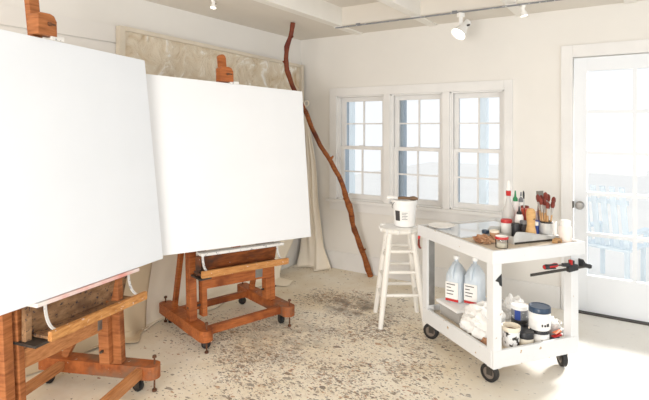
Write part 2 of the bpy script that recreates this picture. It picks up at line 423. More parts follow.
# window casing, sill, apron
b = B()
box2(b, (-2.757, YW-.022, WZ0), (WX0, YW+.002, 1.885), .003); box2(b, (WX1, YW-.022, WZ0), (-.915, YW+.002, 1.885), .003)
box2(b, (WX0, YW-.022, WZ1), (WX1, YW+.002, 1.885), .003)
struct('trim_3', b, 'trim', label='flat white casing around three windows')
b = B(); box2(b, (-2.79, YW-.05, WZ0-.03), (-.885, YW+.06, WZ0), .004); box2(b, (-2.757, YW-.018, WZ0-.115), (-.915, YW+.001, WZ0-.03), .003)
struct('trim_4', b, 'trim', label='white window sill with apron board below')
units = [(-2.67, -2.10), (-2.085, -1.515), (-1.50, -.985)]
units = [(WX0, -2.125), (-2.06, -1.53), (-1.465, WX1)]
for i, (xa, xb) in enumerate(((-2.125, -2.06), (-1.53, -1.465))):
    b = B(); box2(b, (xa, YW-.024, WZ0), (xb, YW+.14, WZ1), .003); struct('trim_%d' % (5+i), b, 'trim', label='white mullion post between two windows')
def pane_grid(bm, x0, x1, z0, z1, y, nx, nz, w=.014, d=.022):
    for k in range(1, nx):
        x = x0+(x1-x0)*k/nx; box2(bm, (x-w/2, y-d/2, z0), (x+w/2, y+d/2, z1))
    for k in range(1, nz):
        z = z0+(z1-z0)*k/nz
        for q in range(nx):
            xa, xb = x0+(x1-x0)*q/nx+(w/2 if q else 0), x0+(x1-x0)*(q+1)/nx-(w/2 if q < nx-1 else 0)
            box2(bm, (xa, y-d/2+.001, z-w/2), (xb, y+d/2-.001, z+w/2))
for i, (xa, xb) in enumerate(units):
    root = thing('window_%d' % (i+1), ['white double hung window nearest the room corner', 'white double hung window between the other two', 'white double hung window nearest the door'][i], 'window', (0, 0, 0))
    del root['category']; root['kind'] = 'structure'
    b = B()   # jambs and head
    box2(b, (xa, YW+.0, WZ0), (xa+.012, YW+.145, WZ1)); box2(b, (xb-.012, YW+.0, WZ0), (xb, YW+.145, WZ1)); box2(b, (xa, YW+.0, WZ1-.012), (xb, YW+.145, WZ1)); box2(b, (xa, YW, WZ0), (xb, YW+.145, WZ0+.012))
    # parting stops
    box2(b, (xa+.012, YW+.012, WZ0), (xa+.024, YW+.03, WZ1)); box2(b, (xb-.024, YW+.012, WZ0), (xb-.012, YW+.03, WZ1))
    obj('window_frame', b, 'trim', root)
    zm = 1.262
    for nm, z0, z1, y in (('lower_sash', WZ0+.012, zm+.02, YW+.05), ('upper_sash', zm-.012, WZ1-.012, YW+.085)):
        s = .045; x0, x1 = xa+.014, xb-.014; zb = .048 if nm == 'lower_sash' else .034; zt = .034 if nm == 'lower_sash' else .045
        b = B()
        box2(b, (x0, y-.016, z0), (x0+s, y+.016, z1), .002); box2(b, (x1-s, y-.016, z0), (x1, y+.016, z1), .002)
        box2(b, (x0+s, y-.016, z0), (x1-s, y+.016, z0+zb), .002); box2(b, (x0+s, y-.016, z1-zt), (x1-s, y+.016, z1), .002)
        pane_grid(b, x0+s, x1-s, z0+zb, z1-zt, y, 2, 2)
        so = obj(nm, b, 'trim', root)
        b = B(); box2(b, (x0+s, y-.002, z0+zb), (x1-s, y+.002, z1-zt)); obj('pane', b, 'glass', so)
    # blue-grey outer reveal outside the sashes
    b = B(); box2(b, (xa+.012, YW+.11, WZ0+.012), (xa+.03, YW+.20, WZ1-.012)); box2(b, (xa+.012, YW+.11, WZ1-.035), (xb-.012, YW+.20, WZ1-.012))
    if i == 1: box2(b, (xa+.012, YW+.115, WZ0+.012), (xa+.085, YW+.2, WZ1-.012))
    obj('outer_reveal', b, 'reveal', root)
    if i < 2:
        b = B(); box(b, ((xa+xb)/2, YW+.026, zm+.026), (.05, .02, .012), None, .003); obj('sash_latch', b, 'trim', root)

# glazed door
root = thing('door_1', 'white glazed door with ten panes and round knob', 'door', (0, 0, 0)); del root['category']; root['kind'] = 'structure'
b = B()
dx0, dx1, yd = DX0+.006, DX1-.006, YW+.03
gl0, gl1, gz0, gz1 = -.354, .288, .30, 1.925
box2(b, (dx0, yd-.02, .012), (gl0, yd+.02, DZ1-.008), .002); box2(b, (gl1, yd-.02, .012), (dx1, yd+.02, DZ1-.008), .002)
box2(b, (gl0, yd-.02, .012), (gl1, yd+.02, gz0), .002); box2(b, (gl0, yd-.02, gz1), (gl1, yd+.02, DZ1-.008), .002)
pane_grid(b, gl0, gl1, gz0, gz1, yd, 2, 5, .03, .034)
obj('door_leaf', b, 'door', root)
b = B(); box2(b, (gl0, yd-.003, gz0), (gl1, yd+.003, gz1)); obj('pane', b, 'glass', root)
b = B(); lathe(b, [(0, 0), (.030, 0), (.032, .006), (.014, .012), (.012, .03), (.026, .038), (.031, .05), (.026, .062), (0, .066)], 24, (-.404, yd-.02, .855), Matrix.Rotation(PI/2, 3, 'X'))
obj('knob', b, 'steel', root, True)
b = B(); box2(b, (DX0-.002, YW-.023, .83), (DX0+.006, YW+.012, .885)); obj('latch_plate', b, 'dark_steel', root)
b = B(); box2(b, (-.54, YW-.02, 0), (DX0, YW+.002, 2.137), .003); box2(b, (DX1, YW-.02, 0), (.475, YW+.002, 2.137), .003); box2(b, (DX0, YW-.02, DZ1), (DX1, YW+.002, 2.137), .003)
struct('trim_7', b, 'trim', label='flat white casing around the glazed door')
b = B(); box2(b, (DX0, YW-.03, 0), (DX1, YW+.15, .010)); struct('trim_8', b, 'dark_steel', label='dark threshold strip under the door')

# outside: pale yard, posts, chair
b = B(); box2(b, (-9, YW+.16, -.4), (8, 24, -.3)); struct('ground', b, 'yard', label='pale sunlit yard outside')
def post(x, y, w, label):
    root = thing('porch_post', label, 'post', (x, y, -.3), 0, 'pale blue posts outside the windows')
    b = B(); box2(b, (-w/2, -w/2, 0), (w/2, w/2, 3.2), .005); obj('shaft', b, 'paleblue', root)
    b = B(); box2(b, (-w*.8, -w*.8, 0), (w*.8, w*.8, .12), .008); obj('plinth', b, 'paleblue', root)
post(-3.95, 6.0, .05, 'thin pale blue post outside corner window, nearest the room corner')
post(-3.63, 6.0, .035, 'thin pale blue post outside corner window, just right of the glazing bar')
post(-3.38, 6.0, .06, 'wider pale blue post outside corner window, nearest the mullion')
post(-1.58, 6.0, .10, 'broad pale blue post outside the window nearest the door')
root = thing('garden_chair', 'pale blue slatted garden chair outside the glazed door', 'chair', (-.25, 6.6, -.3), math.radians(160))
b = B(); box(b, (0, 0, .42), (.5, .5, .03), None, .005); obj('seat', b, 'paleblue', root)
b = B()
for k in range(5): box(b, (-.2+k*.1, .24+.0, .78), (.06, .02, .70), Matrix.Rotation(-.2, 4, 'X'), .004)
box(b, (0, .26, .95), (.5, .025, .05), Matrix.Rotation(-.2, 4, 'X'), .004)
obj('backrest', b, 'paleblue', root)
for sx in (-1, 1):
    for sy in (-1, 1):
        b = B(); box2(b, (sx*.22-.02, sy*.22-.02, 0), (sx*.22+.02, sy*.22+.02, .41)); obj('leg', b, 'paleblue', root)
    b = B(); box2(b, (sx*.26-.04, -.26, .60), (sx*.26+.04, .24, .625)); box2(b, (sx*.25-.02, -.24, .41), (sx*.25+.02, -.20, .60)); obj('arm', b, 'paleblue', root)

# ------------------------------------------------------------------ track and lamps
b = B(); box2(b, (-2.42, 3.969, ZC-.024), (2.6, 3.979, ZC-.0125))
for k in range(6): box2(b, (-2.2+k*.9, 3.968, ZC-.025), (-2.16+k*.9, 3.98, ZC-.001))
tag(obj('lighting_track', b, 'grey'), 'thin dark lighting track running under the ceiling beams', 'track')
def spot(loc, yaw, label, pitch=50, drop=.10, S=1.):
    root = thing('track_lamp', label, 'lamp', loc, yaw, 'white spotlights on the ceiling')
    b = B(); box2(b, (-.022, -.016, -.03), (.022, .016, 0), .003); obj('mount', b, 'white', root)
    b = B(); box2(b, (-.013, -.008, -.03-drop), (.013, .008, -.028), .002); obj('stem', b, 'white', root)
    R_ = Matrix.Rotation(math.radians(pitch), 3, 'Y'); c = Vector((0, -.02, -.03-drop))
    b = B(); lathe(b, [(0, .075), (.02, .075), (.024, .07), (.026, .02), (.036, -.005), (.052, -.055), (.054, -.06), (.048, -.055), (.03, -.01), (0, -.005)], 24, c, R_); h = obj('lamp_head', b, 'white', root, True)
    b = B(); lathe(b, [(0, -.05), (.047, -.052), (.047, -.048), (0, -.044)], 24, c, R_); obj('lamp_face', b, 'bulb', h, True)
    b = B(); tube(b, [c+Vector((.02, .0, .02)), c+Vector((.02, -.045, .02))], .007, 8); obj('knob', b, 'dark_steel', root)
    root.scale = (S, S, S)
    return root
spot((-1.228, 3.974, ZC-.0245), math.radians(58), 'white spotlight hanging from the track above the window nearest the door', 42, .085, 1.15)
spot((-.745, 3.974, ZC-.0245), math.radians(200), 'white spotlight hanging from the track nearest the door', 12, .06, .55)
spot((-2.70, 2.66, ZC), math.radians(100), 'white spotlight fixed to the ceiling above the wrapped canvas', 10, .06, .42)

# ------------------------------------------------------------------ wrapped canvas on the left wall
root = thing('wrapped_canvas', 'large canvas wrapped in crinkled plastic leaning high on side wall', 'canvas', (XW+.016, 2.14, 1.05), 0)
def wf(u, v):
    y = .047+u*2.146; z = .211+v*(.914-.043*u)
    n = noise.fractal(Vector((y*2.2, z*3.5, 1.3)), 1., 2., 4)
    edge = min(1, 12*min(u, 1-u), 12*min(v, 1-v))
    return (.028+.014*n*edge, y, z)
b = B(); grid(b, wf, 90, 48); obj('plastic_wrap', b, 'wrap', root, True)
b = B()
box2(b, (0, .0, .16), (.046, .045, 1.145)); box2(b, (0, 2.195, .16), (.056, 2.24, 1.10)); box2(b, (0, .045, .16), (.04, 2.195, .21))
prism(b, [(.045, 1.115), (2.195, 1.072), (2.195, 1.10), (.045, 1.145)], 'x', 0, .05)
obj('wrapped_edge', b, 'wrap_edge', root)

# ------------------------------------------------------------------ easels
def shear_pt(y, z, lean, z0=.15): return y+lean*(z-z0)
def rounded_skid(bm, x0, x1, y0, y1, z0, z1):
    """skid running along y with a round front end (y0) and rear end"""
    w = (x1-x0)/2; cx = (x0+x1)/2; poly = []
    for k in range(9):
        a = PI + PI*k/8; poly.append((cx+w*math.cos(a), y0+w+w*math.sin(a)*.9))
    for k in range(9):
        a = PI*k/8; poly.append((cx+w*math.cos(a), y1-w*.5+w*.5*math.sin(a)))
    prism(bm, poly, 'z', z0, z1); return bm
def caster(parent, x, y, yaw):
    b = B(); box(b, (x, y, .076), (.05, .05, .006)); R_ = Matrix.Rotation(yaw, 4, 'Z')
    for s in (-1, 1):
        c = Vector((x, y, .052)) + (R_ @ Vector((.012, s*.020, 0))); box(b, c, (.03, .004, .052), R_)
    f = obj('caster', b, 'dark_steel', parent)
    b = B(); c = Vector((x, y, .032))+(R_ @ Vector((.016, 0, 0)))
    lathe(b, [(0, -.014), (.02, -.014), (.03, -.012), (.032, 0), (.03, .012), (.02, .014), (0, .014)], 20, c, (R_ @ Matrix.Rotation(PI/2, 4, 'X')).to_3x3())
    obj('wheel', b, 'rubber', f, True)
def bolt(parent, x, y, top):
    b = B(); tube(b, [(x, y, .004), (x, y, top)], .0055, 8); lathe(b, [(0, .0), (.013, .0), (.013, .012), (0, .014)], 10, (x, y, .002))
    lathe(b, [(0, .012), (.011, .012), (.013, 0), (0, -.004)], 8, (x, y, top)); box(b, (x, y, top+.004), (.034, .007, .007), .6)
    obj('levelling_bolt', b, 'rust', parent, True)

def make_easel(label, loc, deg, car, W, lf, lb, lip, ledge, cross_z, mast_x, mast_top, lean, roll, cv, mats, tray_mat, ledge_mat, wide=False):
    """loc/deg: the wheeled base; car: the tray carriage (x, y, deg), which may be swivelled a little; cv: canvas (y, z, height)"""
    v_, h_ = mats
    rz = math.radians(deg+90)
    root = thing('studio_easel', label, 'easel', loc, rz, 'wooden studio easels')
    base = Matrix.Translation(loc) @ Matrix.Rotation(rz, 4, 'Z')
    X = base.inverted() @ Matrix.Translation((car[0], car[1], 0)) @ Matrix.Rotation(math.radians(car[2]+90), 4, 'Z')
    def part(nm, bm, m, par=None, smooth=False, r=0., zc=0.):
        if r: xform(bm, Matrix.Translation((0, 0, zc)) @ Matrix.Rotation(r, 4, 'Y') @ Matrix.Translation((0, 0, -zc)))
        xform(bm, X); return obj(nm, bm, m, par or root, smooth)
    hw = .047
    for s in (-1, 1):
        b = B(); rounded_skid(b, s*W-hw, s*W+hw, -lf-.035, lb+.03, .08, .152); obj('base_skid', b, 'skid_top' if s > 0 else h_, root)
    b = B(); box2(b, (-W+hw, -lf+.045, .092), (W-hw, -lf+.085, .145), .003); obj('front_crossbar', b, h_, root)
    b = B(); box2(b, (-W+hw, lb-.16, .096), (W-hw, lb-.12, .142), .003); obj('rear_crossbar', b, h_, root)
    for s in (-1, 1):
        caster(root, s*(W-.015), -lf+.075, .5+s); caster(root, s*(W-.015), lb-.05, 2.+s)
        bolt(root, s*W, -lf, .19); bolt(root, s*W, lb, .185)
    yu = -.05; lu = .05
    for s in (-1, 1):
        xo = s*(W-((.07 if wide else .0) if s < 0 else .02)); w_ = .054 if s < 0 else .046
        pw = .062 if s < 0 or not wide else .115; top = 1.0 if not (wide and s < 0) else .76; top = .70 if wide and s > 0 else top; yu = .055 if wide and s < 0 else -.05
        b = B(); bar(b, (xo, yu-(pw-.062)/2, .152), (xo, yu-(pw-.062)/2+lu*(top-.15), top), w_, pw, .004, (0, 1, 0)); obj('upright', b, v_, root)
        xi = s*(W-((.135 if wide else .083) if s < 0 else .064))
        b = B(); bar(b, (xi, yu-.005, .165), (xi, yu-.005+lu*(top-.2), top-.05), .036, .062, .004, (0, 1, 0)); obj('tilt_rail', b, v_, root)
        b = B(); tube(b, [(s*(W-.10), yu+.005, .24), (s*(W+.03), yu+.005, .24)], .008, 8); obj('pivot_bolt', b, 'dark_steel', root)
        b = B(); bar(b, (s*(W-.005), .25, .152), (s*(W-.005), yu+.05+.04*(top > .9), .96 if top > .9 else .6), .03, .042, .003, (0, 1, 0)); obj('rear_brace', b, v_, root)
    yu = -.05
    if not wide:
        b = B(); box2(b, (-W+.03, yu+.03, .90), (W-.03, yu+.07, .96), .003); obj('top_crossbar', b, h_, root)
    # carriage: cross board, tray, ledge, mast, clamp
    b = B(); box2(b, (-W+.055, yu-.05, cross_z-.045), (W-.05, yu-.026, cross_z+.045), .003); cbd = part('cross_board', b, h_, None, False, roll, cross_z)
    b = B(); box2(b, (W-.19, yu-.053, cross_z-.03), (W-.13, yu-.049, cross_z+.046)); part('tape_patch', b, 'steel', cbd, False, roll, cross_z)
    l0, l1, zl, yl = lip; e0, e1, ze, ye = ledge
    yb = yu-.055
    b = B(); box2(b, (l0, yl-.012, zl-.022), (l1, yl+.012, zl+.022), .003); part('tray_lip', b, 'lip', None, False, roll, zl)
    b = B(); box2(b, (l0+.015, yl+.012, zl-.022), (l1-.03, yb, zl-.008), .002); part('tray_floor', b, tray_mat, None, False, roll, zl)
    ybt = ye+.035
    b = B(); prism(b, [(yb-.02, zl-.006), (yb, zl-.006), (ybt+.02, ze-.008), (ybt, ze-.008)], 'x', e0+.03, e1-.02); part('tray_back', b, tray_mat, None, False, roll, (zl+ze)/2)
    for x in (l0+.05, e1-.03):
        b = B(); pts = []
        for k in range(11):
            t = k/10; a = PI/2*t
            pts.append((x, yl+.02+(ybt-yl-.03)*math.sin(a)**.9, ze-.02-(ze-zl-.03)*math.cos(a)**1.0 if False else zl+.012+(ze-zl-.03)*(1-math.cos(a))))
        for p, q in zip(pts, pts[1:]): bar(b, p, q, .014, .005)
        part('tray_bracket', b, 'ledge', None, False, roll, zl)
    b = B(); box2(b, (e0, ye-.030, ze-.010), (e1, ye+.045, ze+.008), .003); part('canvas_ledge', b, ledge_mat, None, False, roll, ze)
    b = B(); box2(b, (e0-.012, yl+.03, zl-.034), (e0+.07, yu-.03, zl-.022)); part('slide_plate', b, 'dark_steel')
    b = B(); box2(b, (e0+.0, yb-.045, zl-.02), (e0+.03, yb-.02, ze-.01)); part('tray_end', b, tray_mat)
    cy, cz, ch = cv
    ym = lambda z: cy+.066+lean*(z-cz)
    b = B(); bar(b, (mast_x, ym(cz-.02), cz-.02), (mast_x, ym(mast_top-.035), mast_top-.035), .058, .034, .003, (0, 1, 0))
    prism(b, [(mast_x+.029*math.cos(PI*k/10), mast_top-.04+.03*math.sin(PI*k/10)) for k in range(11)], 'y', ym(mast_top)-.019, ym(mast_top)+.015)
    part('mast', b, v_)
    ct = cz-mast_x*math.sin(roll)+ch*math.cos(math.atan(lean))+.018; yc = cy+lean*ch*.99+.016; hwid = .050
    mast_x -= .020 if not wide else .005
    b = B(); prism(b, [(mast_x-hwid, ct), (mast_x+hwid+.006, ct), (mast_x+hwid+.004, ct+.075), (mast_x+hwid-.012, ct+.10), (mast_x+hwid-.035, ct+.108), (mast_x-hwid+.012, ct+.106), (mast_x-hwid, ct+.095)], 'y', yc-.036, yc+.032)
    cl = part('clamp_block', b, v_)
    b = B(); tube(b, [(mast_x+.008, yc-.034, ct+.055), (mast_x+.008, yc-.050, ct+.055)], .009, 10); box(b, (mast_x+.014, yc-.048, ct+.056), (.045, .006, .010), Matrix.Rotation(.12, 4, 'Y'), .002); part('clamp_knob', b, 'rust', cl)
    b = B(); box2(b, (mast_x+.03, yc-.030, ct-.016), (mast_x+.105, yc-.020, ct+.006), .002); part('tape_strip', b, 'ledge', cl)
    return root

def make_canvas(label, car, x0, x1, zb, h, roll, lean, y0, m):
    root = thing('blank_canvas', label, 'canvas', (0, 0, 0), 0, 'blank white canvases on easels')
    root.matrix_basis = Matrix.Translation((car[0], car[1], 0)) @ Matrix.Rotation(math.radians(car[2]+90), 4, 'Z') @ Matrix.Translation((0, y0, zb)) @ Matrix.Rotation(roll, 4, 'Y') @ Matrix.Rotation(-math.atan(lean), 4, 'X')
    b = B(); box2(b, (x0, 0, 0), (x1, .034, h), .004); obj('primed_cloth', b, m, root)
    b = B(); a, c, y1, y2 = x0+.004, x1-.004, .0345, .043
    box2(b, (a, y1, .004), (c, y2, .05)); box2(b, (a, y1, h-.05), (c, y2, h-.004)); box2(b, (a, y1, .05), (a+.046, y2, h-.05)); box2(b, (c-.046, y1, .05), (c, y2, h-.05))
    obj('stretcher_frame', b, 'lightwood', root)
    return root

L2 = (-2.545, 2.698, 0); K2 = (-2.545, 2.698, -17.2)
make_easel('orange-brown wooden easel by the drop cloths, holding the farther canvas', L2, -17.2, K2, .335, .269, .405,
    (-.363, .330, .499, -.255), (-.346, .325, .618, -.185), .395, -.045, 2.03, .154, .04, (-.205, .64, 1.162), ('easel', 'easel_h'), 'tray', 'ledge')
make_canvas('blank white canvas on the farther easel, in front of plastic-wrapped canvas', K2, -.74, .591, .644, 1.168, .043, .154, -.205, 'canvas_b')
L1 = (-2.446, 1.3695, 0); K1 = (-2.566, 1.426, 12.53)
make_easel('paint-splattered wooden easel cut off by the picture edge, holding the nearer canvas', L1, 22, K1, .35, .31, .38,
    (-.277, .361, .521, -.255), (-.312, .35, .668, -.190), .396, -.128, 2.35, .131, .022, (-.215, .678, 1.246), ('easel_a', 'easel_ah'), 'tray_a', 'ledge_pink', True)
make_canvas('blank white canvas on the nearer easel, cut off by the picture edge', K1, -.90, .565, .680, 1.246, .022, .131, -.215, 'canvas_a')

# ------------------------------------------------------------------ drop cloths
def sheet(name, label, m, f, nu=70, nv=50):
    b = B(); grid(b, f, nu, nv); o = obj(name, b, m, None, True, .004); return tag(o, label, 'drop cloth', 'drop cloths hung along the side wall')
def sm(t): t = max(0, min(1, t)); return t*t*(3-2*t)
def main_sheet(u, v):   # u along the wall, v downwards then out over the floor
    y = 2.30+u*1.93
    near = math.exp(-((y-2.5)/.28)**2)
    L = 1.30*1.0; t = v*1.42
    x = XW+.036+.012*(1-near)*(1+math.sin(u*23+1))*.8+ .03*(1-near)*sm(t-.6)
    zz = 1.25-t*1.0 if t < 1.18 else .07
    k = max(0, t-1.15)
    z = max(.006, 1.16-t)+.004
    if t > 1.12: x += (t-1.12)*(1-.85*near)*(.55+.3*math.sin(u*9))*.9; 
    # lower corner by the room corner is pulled back along the wall
    pull = sm((t-.72)/.5)*sm((u-.6)/.4)
    y -= pull*.42; x += pull*.05*(1-near)+.05*sm((u-.55)/.4)
    return (x, y, z+.008*math.sin(u*14)*(t < 1.1))
sheet('drop_cloth', 'pale drop cloth hanging behind the farther easel and trailing on floor', 'cloth_w', main_sheet, 90, 60)
def tan_sheet(u, v):
    y = 1.0+u*1.44; t = v*1.35
    x = XW+.058+.012*(1+math.sin(u*11+2))
    z = max(.008, 1.2-t)
    bulge = sm((t-.95)/.25)*(.12+.88*sm((y-1.85)/.3)); out = .1+.9*sm((y-1.85)/.3)
    x += (bulge*(.07+.05*math.sin(u*17)) + (max(0, t-1.2))*.5*out)*(1-.6*sm((u-.8)/.2))
    y -= sm((t-.4)/.8)*sm((u-.7)/.3)*.10
    return (x, y, z+.014*(1+math.sin(u*13+t*9))*bulge*(1 if t > 1.15 else 0))
sheet('drop_cloth', 'tan drop cloth bunched on the floor between the two easels', 'cloth_t', tan_sheet, 70, 50)
def col_sheet(u, v):
    t = v*1.80; top = Vector((-3.085, YW-.035, 1.71))
    w = .05+.30*sm(t/1.7)**.8
    y = YW-.035-.02*math.sin(u*19+.5)*sm(t/.5)-.02
    x = -3.052-.04*sm((t-.5)/.6)+u*(w-.03)+.02*math.sin(t*3.5)*u
    z = max(.01, 1.71-t)
    fl_ = sm((t-1.45)/.3); y -= fl_*(.07+.05*math.sin(u*12)); x += fl_*u*.10
    y -= max(0, t-1.7)*.5
    return (x, y-.04*u*sm(t/1.2)*0, z)
o = sheet('drop_cloth', 'cream drop cloth gathered at a loop in the room corner', 'cloth', col_sheet, 50, 60)
b = B(); tube(b, [(-3.030+.028*math.cos(a*PI/8), YW-.045, 1.735+.028*math.sin(a*PI/8)) for a in range(17)], .007, 8, False); obj('loop', b, 'cloth', o, True)

# ------------------------------------------------------------------ crooked branch
BR = [(-2.243, 4.350, 0.004, .026), (-2.276, 4.313, 0.149, .025), (-2.325, 4.24, 0.374, .023), (-2.359, 4.181, 0.575, .022), (-2.372, 4.144, 0.725, .028), (-2.4, 4.097, 0.873, .020), (-2.43, 4.052, 1.01, .020), (-2.489, 3.984, 1.165, .019), (-2.556, 3.913, 1.309, .019), (-2.605, 3.85, 1.471, .0185), (-2.638, 3.798, 1.621, .0185), (-2.688, 3.74, 1.751, .018), (-2.723, 3.693, 1.87, .0185), (-2.748, 3.649, 2.007, .021), (-2.744, 3.629, 2.115, .0185), (-2.726, 3.62, 2.214, .021), (-2.688, 3.623, 2.311, .0175), (-2.657, 3.619, 2.429, .019)]
b = B(); pts, rad = [], []
for (p, q) in zip(BR, BR[1:]):
    for k in range(4):
        t = k/4; P = [p[i]*(1-t)+q[i]*t for i in range(4)]
        w = noise.noise(Vector((P[2]*7, 1, 2)))*.010; w2 = noise.noise(Vector((P[2]*7, 5, 9)))*.010
        pts.append((P[0]+w, P[1]+w2, P[2])); rad.append(P[3]*(1+.22*noise.noise(Vector((P[2]*16, 3, 3)))))
pts.append(BR[-1][:3]); rad.append(BR[-1][3]); tube(b, pts, [r*1.18 for r in rad], 12)
br = tag(obj('branch', b, 'bark', None, True), 'crooked bare branch leaning from floor to ceiling in the room corner', 'branch')
for i, d in ((6, (.05, -.02, .03)), (17, (-.03, -.03, .03)), (28, (.03, .01, .04)), (44, (-.035, -.02, .03)), (54, (-.04, 0, .03)), (63, (.045, -.01, .02))):
    p = Vector(pts[i]); b = B(); tube(b, [p, p+Vector(d)*.6, p+Vector(d)], [.013, .012, .007], 8); obj('knot_stub', b, 'bark', br, True)

# ------------------------------------------------------------------ stool and bucket
ST = (-1.553, 3.492, 0); SA = math.radians(33)
root = thing('stool', 'tall white painted wooden stool beside the cart, carrying the bucket', 'stool', ST, SA)
b = B(); lathe(b, [(0, .680), (.120, .680), (.142, .684), (.15, .695), (.149, .708), (.138, .717), (0, .714)], 36); obj('seat', b, 'stool', root, True)
b = B()
def blob(u, v):
    a = u*2*PI; r = .05+.085*(1+.25*noise.noise(Vector((math.cos(a)*2, math.sin(a)*2, 4))))*1.0
    rr = r*v; return (rr*math.cos(a), rr*math.sin(a), .7155+.010*(1-v**6)+.004*noise.noise(Vector((rr*40*math.cos(a), rr*40*math.sin(a), 1))))
grid(b, blob, 40, 8)
for a, r, l in ((3.4, .148, .03), (3.9, .149, .045), (4.5, .150, .028), (2.9, .148, .02), (5.1, .149, .02), (4.2, .15, .018)):
    tube(b, [(r*math.cos(a), r*math.sin(a), .715), (r*math.cos(a)*1.02, r*math.sin(a)*1.02, .715-l)], [.014, .007], 8)
lathe(b, [(0, .018), (.02, .014), (.028, 0), (.02, -.014), (0, -.018)], 14, (.135*math.cos(2.6), .135*math.sin(2.6), .712))
bmesh.ops.remove_doubles(b, verts=b.verts, dist=1e-4); obj('paint_drips', b, 'drip', root, True)
T, Fo = .085, .166
def legp(sx, sy, z): k = (z/.69); r = Fo+(T-Fo)*k; return Vector((sx*r, sy*r, z))
for sx in (-1, 1):
    for sy in (-1, 1):
        b = B(); n_ = 6; tube(b, [legp(sx, sy, .0+.69*k/n_) for k in range(n_+1)], [.0175, .020, .022, .0225, .022, .020, .019], 14); obj('leg', b, 'stool', root, True)
for ax, zs in (('x', (.235, .40, .55)), ('y', (.20, .345, .50))):
    for s in (-1, 1):
        for z in zs:
            p, q = (legp(-1, s, z), legp(1, s, z)) if ax == 'x' else (legp(s, -1, z), legp(s, 1, z))
            b = B(); tube(b, [p, p.lerp(q, .25), p.lerp(q, .5), p.lerp(q, .75), q], [.010, .0125, .0135, .0125, .010], 10); obj('rung', b, 'stool', root, True)
BK = (-1.515, 3.50, .7285)
root = thing('bucket', 'white plastic paint bucket standing on the stool', 'bucket', BK, 1.1)
b = B(); lathe(b, [(0, 0), (.074, 0), (.078, .004), (.090, .165), (.094, .166), (.096, .172), (.096, .195), (.093, .198), (.088, .196), (.086, .16), (.076, .010), (0, .008)], 36); obj('pail', b, 'plast', root, True)
b = B(); lathe(b, [(0, .150), (.085, .150)], 30); obj('paint', b, 'drip', root)
b = B()
def lab(r0, a0, a1, z0, z1): return lambda u, v: ((r0+.012*(z0+(z1-z0)*v)/.165)*math.cos(a0+(a1-a0)*u), (r0+.012*(z0+(z1-z0)*v)/.165)*math.sin(a0+(a1-a0)*u), z0+(z1-z0)*v)
la = -2.62-1.1+2*PI
LB = -2.55
grid(b, lab(.0795, LB-.6, LB+.75, .045, .125), 14, 2); lb_ = obj('label', b, 'label_w', root, True)
b = B(); grid(b, lab(.0805, LB-.6, LB-.12, .047, .123), 8, 2); obj('dark_block', b, 'ink', lb_, True)
b = B()
for k in range(5): grid(b, lab(.0803, LB+.05, LB+.55-.1*(k % 2), .058+k*.012, .062+k*.012), 6, 1)
obj('text_lines', b, 'grey', lb_, True)
b = B(); tube(b, [(.095*math.cos(t*PI/12), .095*math.sin(t*PI/12), .185-.07*math.sin(t*PI/12)) for t in range(13)], .003, 6); obj('wire_handle', b, 'steel', root, True)
root = thing('paint_brush', 'paint-caked brush lying across the rim of the bucket', 'brush', (BK[0], BK[1], BK[2]+.199), math.radians(24))
b = B(); tube(b, [(-.05, 0, .008), (-.01, 0, .010), (.04, 0, .008)], [.011, .013, .011], 10); obj('handle', b, 'brownpaint', root, True)
b = B(); tube(b, [(-.13, .012, .010), (-.10, .008, .012), (-.05, 0, .008)], [.014, .013, .011], 10); obj('handle_end', b, 'drip', root, True)
b = B(); tube(b, [(.04, 0, .008), (.07, 0, .009), (.10, -.004, .005)], [.014, .018, .010], 10); obj('bristles', b, 'brownpaint', root, True)

# ------------------------------------------------------------------ rolling cart
CO = Vector((-.696, 2.856, 0)); CA = math.radians(52.7); CW, CL = .617, .741
def C(x, y, z=0): return Matrix.Translation(CO) @ Matrix.Rotation(CA, 4, 'Z') @ Vector((x, y, z))
root = thing('rolling_cart', 'white painted wooden cart on casters, crowded with paints and brushes', 'cart', CO, CA)
o_ = .031
b = B(); h_ = .022     # apron boards
z0, z1 = .712, .788
box2(b, (-o_, -o_, z0), (CW+o_, -o_+h_, z1), .003); box2(b, (-o_, CL+o_-h_, z0), (CW+o_, CL+o_, z1), .003)
box2(b, (-o_, -o_+h_, z0), (-o_+h_, CL+o_-h_, z1), .003); box2(b, (CW+o_-h_, -o_+h_, z0), (CW+o_, CL+o_-h_, z1), .003)
obj('apron', b, 'cart', root)
b = B(); box2(b, (-o_+h_, -o_+h_, .755), (CW+o_-h_, CL+o_-h_, .774)); obj('top_board', b, 'cart_in', root)
for x in (0, CW):
    for y in (0, CL):
        sx = 1 if x == 0 else -1; sy = 1 if y == 0 else -1
        b = B(); box2(b, (x-sx*.006, y-sy*.006, .112), (x+sx*.052, y+sy*.052, z0+.002), .003); p_ = obj('post', b, 'cart', root)
        if x == 0 and y == CL:
            b = B(); box2(b, (.053, CL-.05, .24), (.056, CL-.012, .70)); box2(b, (.010, CL-.056, .24), (.054, CL-.053, .70))
            obj('steel_angle', b, 'steel', p_)
        if x == 0 and y == 0:
            b = B(); prism(b, [(.006, .612), (.026, .630), (.050, .648), (.052, .575), (.036, .584), (.030, .602)], 'y', -.0085, -.0055); obj('tape_scrap', b, 'black', p_)
b = B(); z0, z1 = .118, .215
box2(b, (-.004, -.010, z0), (CW+.004, .010, z1), .003); box2(b, (-.004, CL-.01, z0), (CW+.004, CL+.01, z1), .003)
box2(b, (-.010, .010, z0), (.010, CL-.01, z1), .003); box2(b, (CW-.01, .010, z0), (CW+.01, CL-.01, z1), .003); obj('shelf_rim', b, 'cart', root)
b = B(); box2(b, (.010, .010, .160), (CW-.010, CL-.010, .178)); obj('lower_shelf', b, 'cart_in', root)
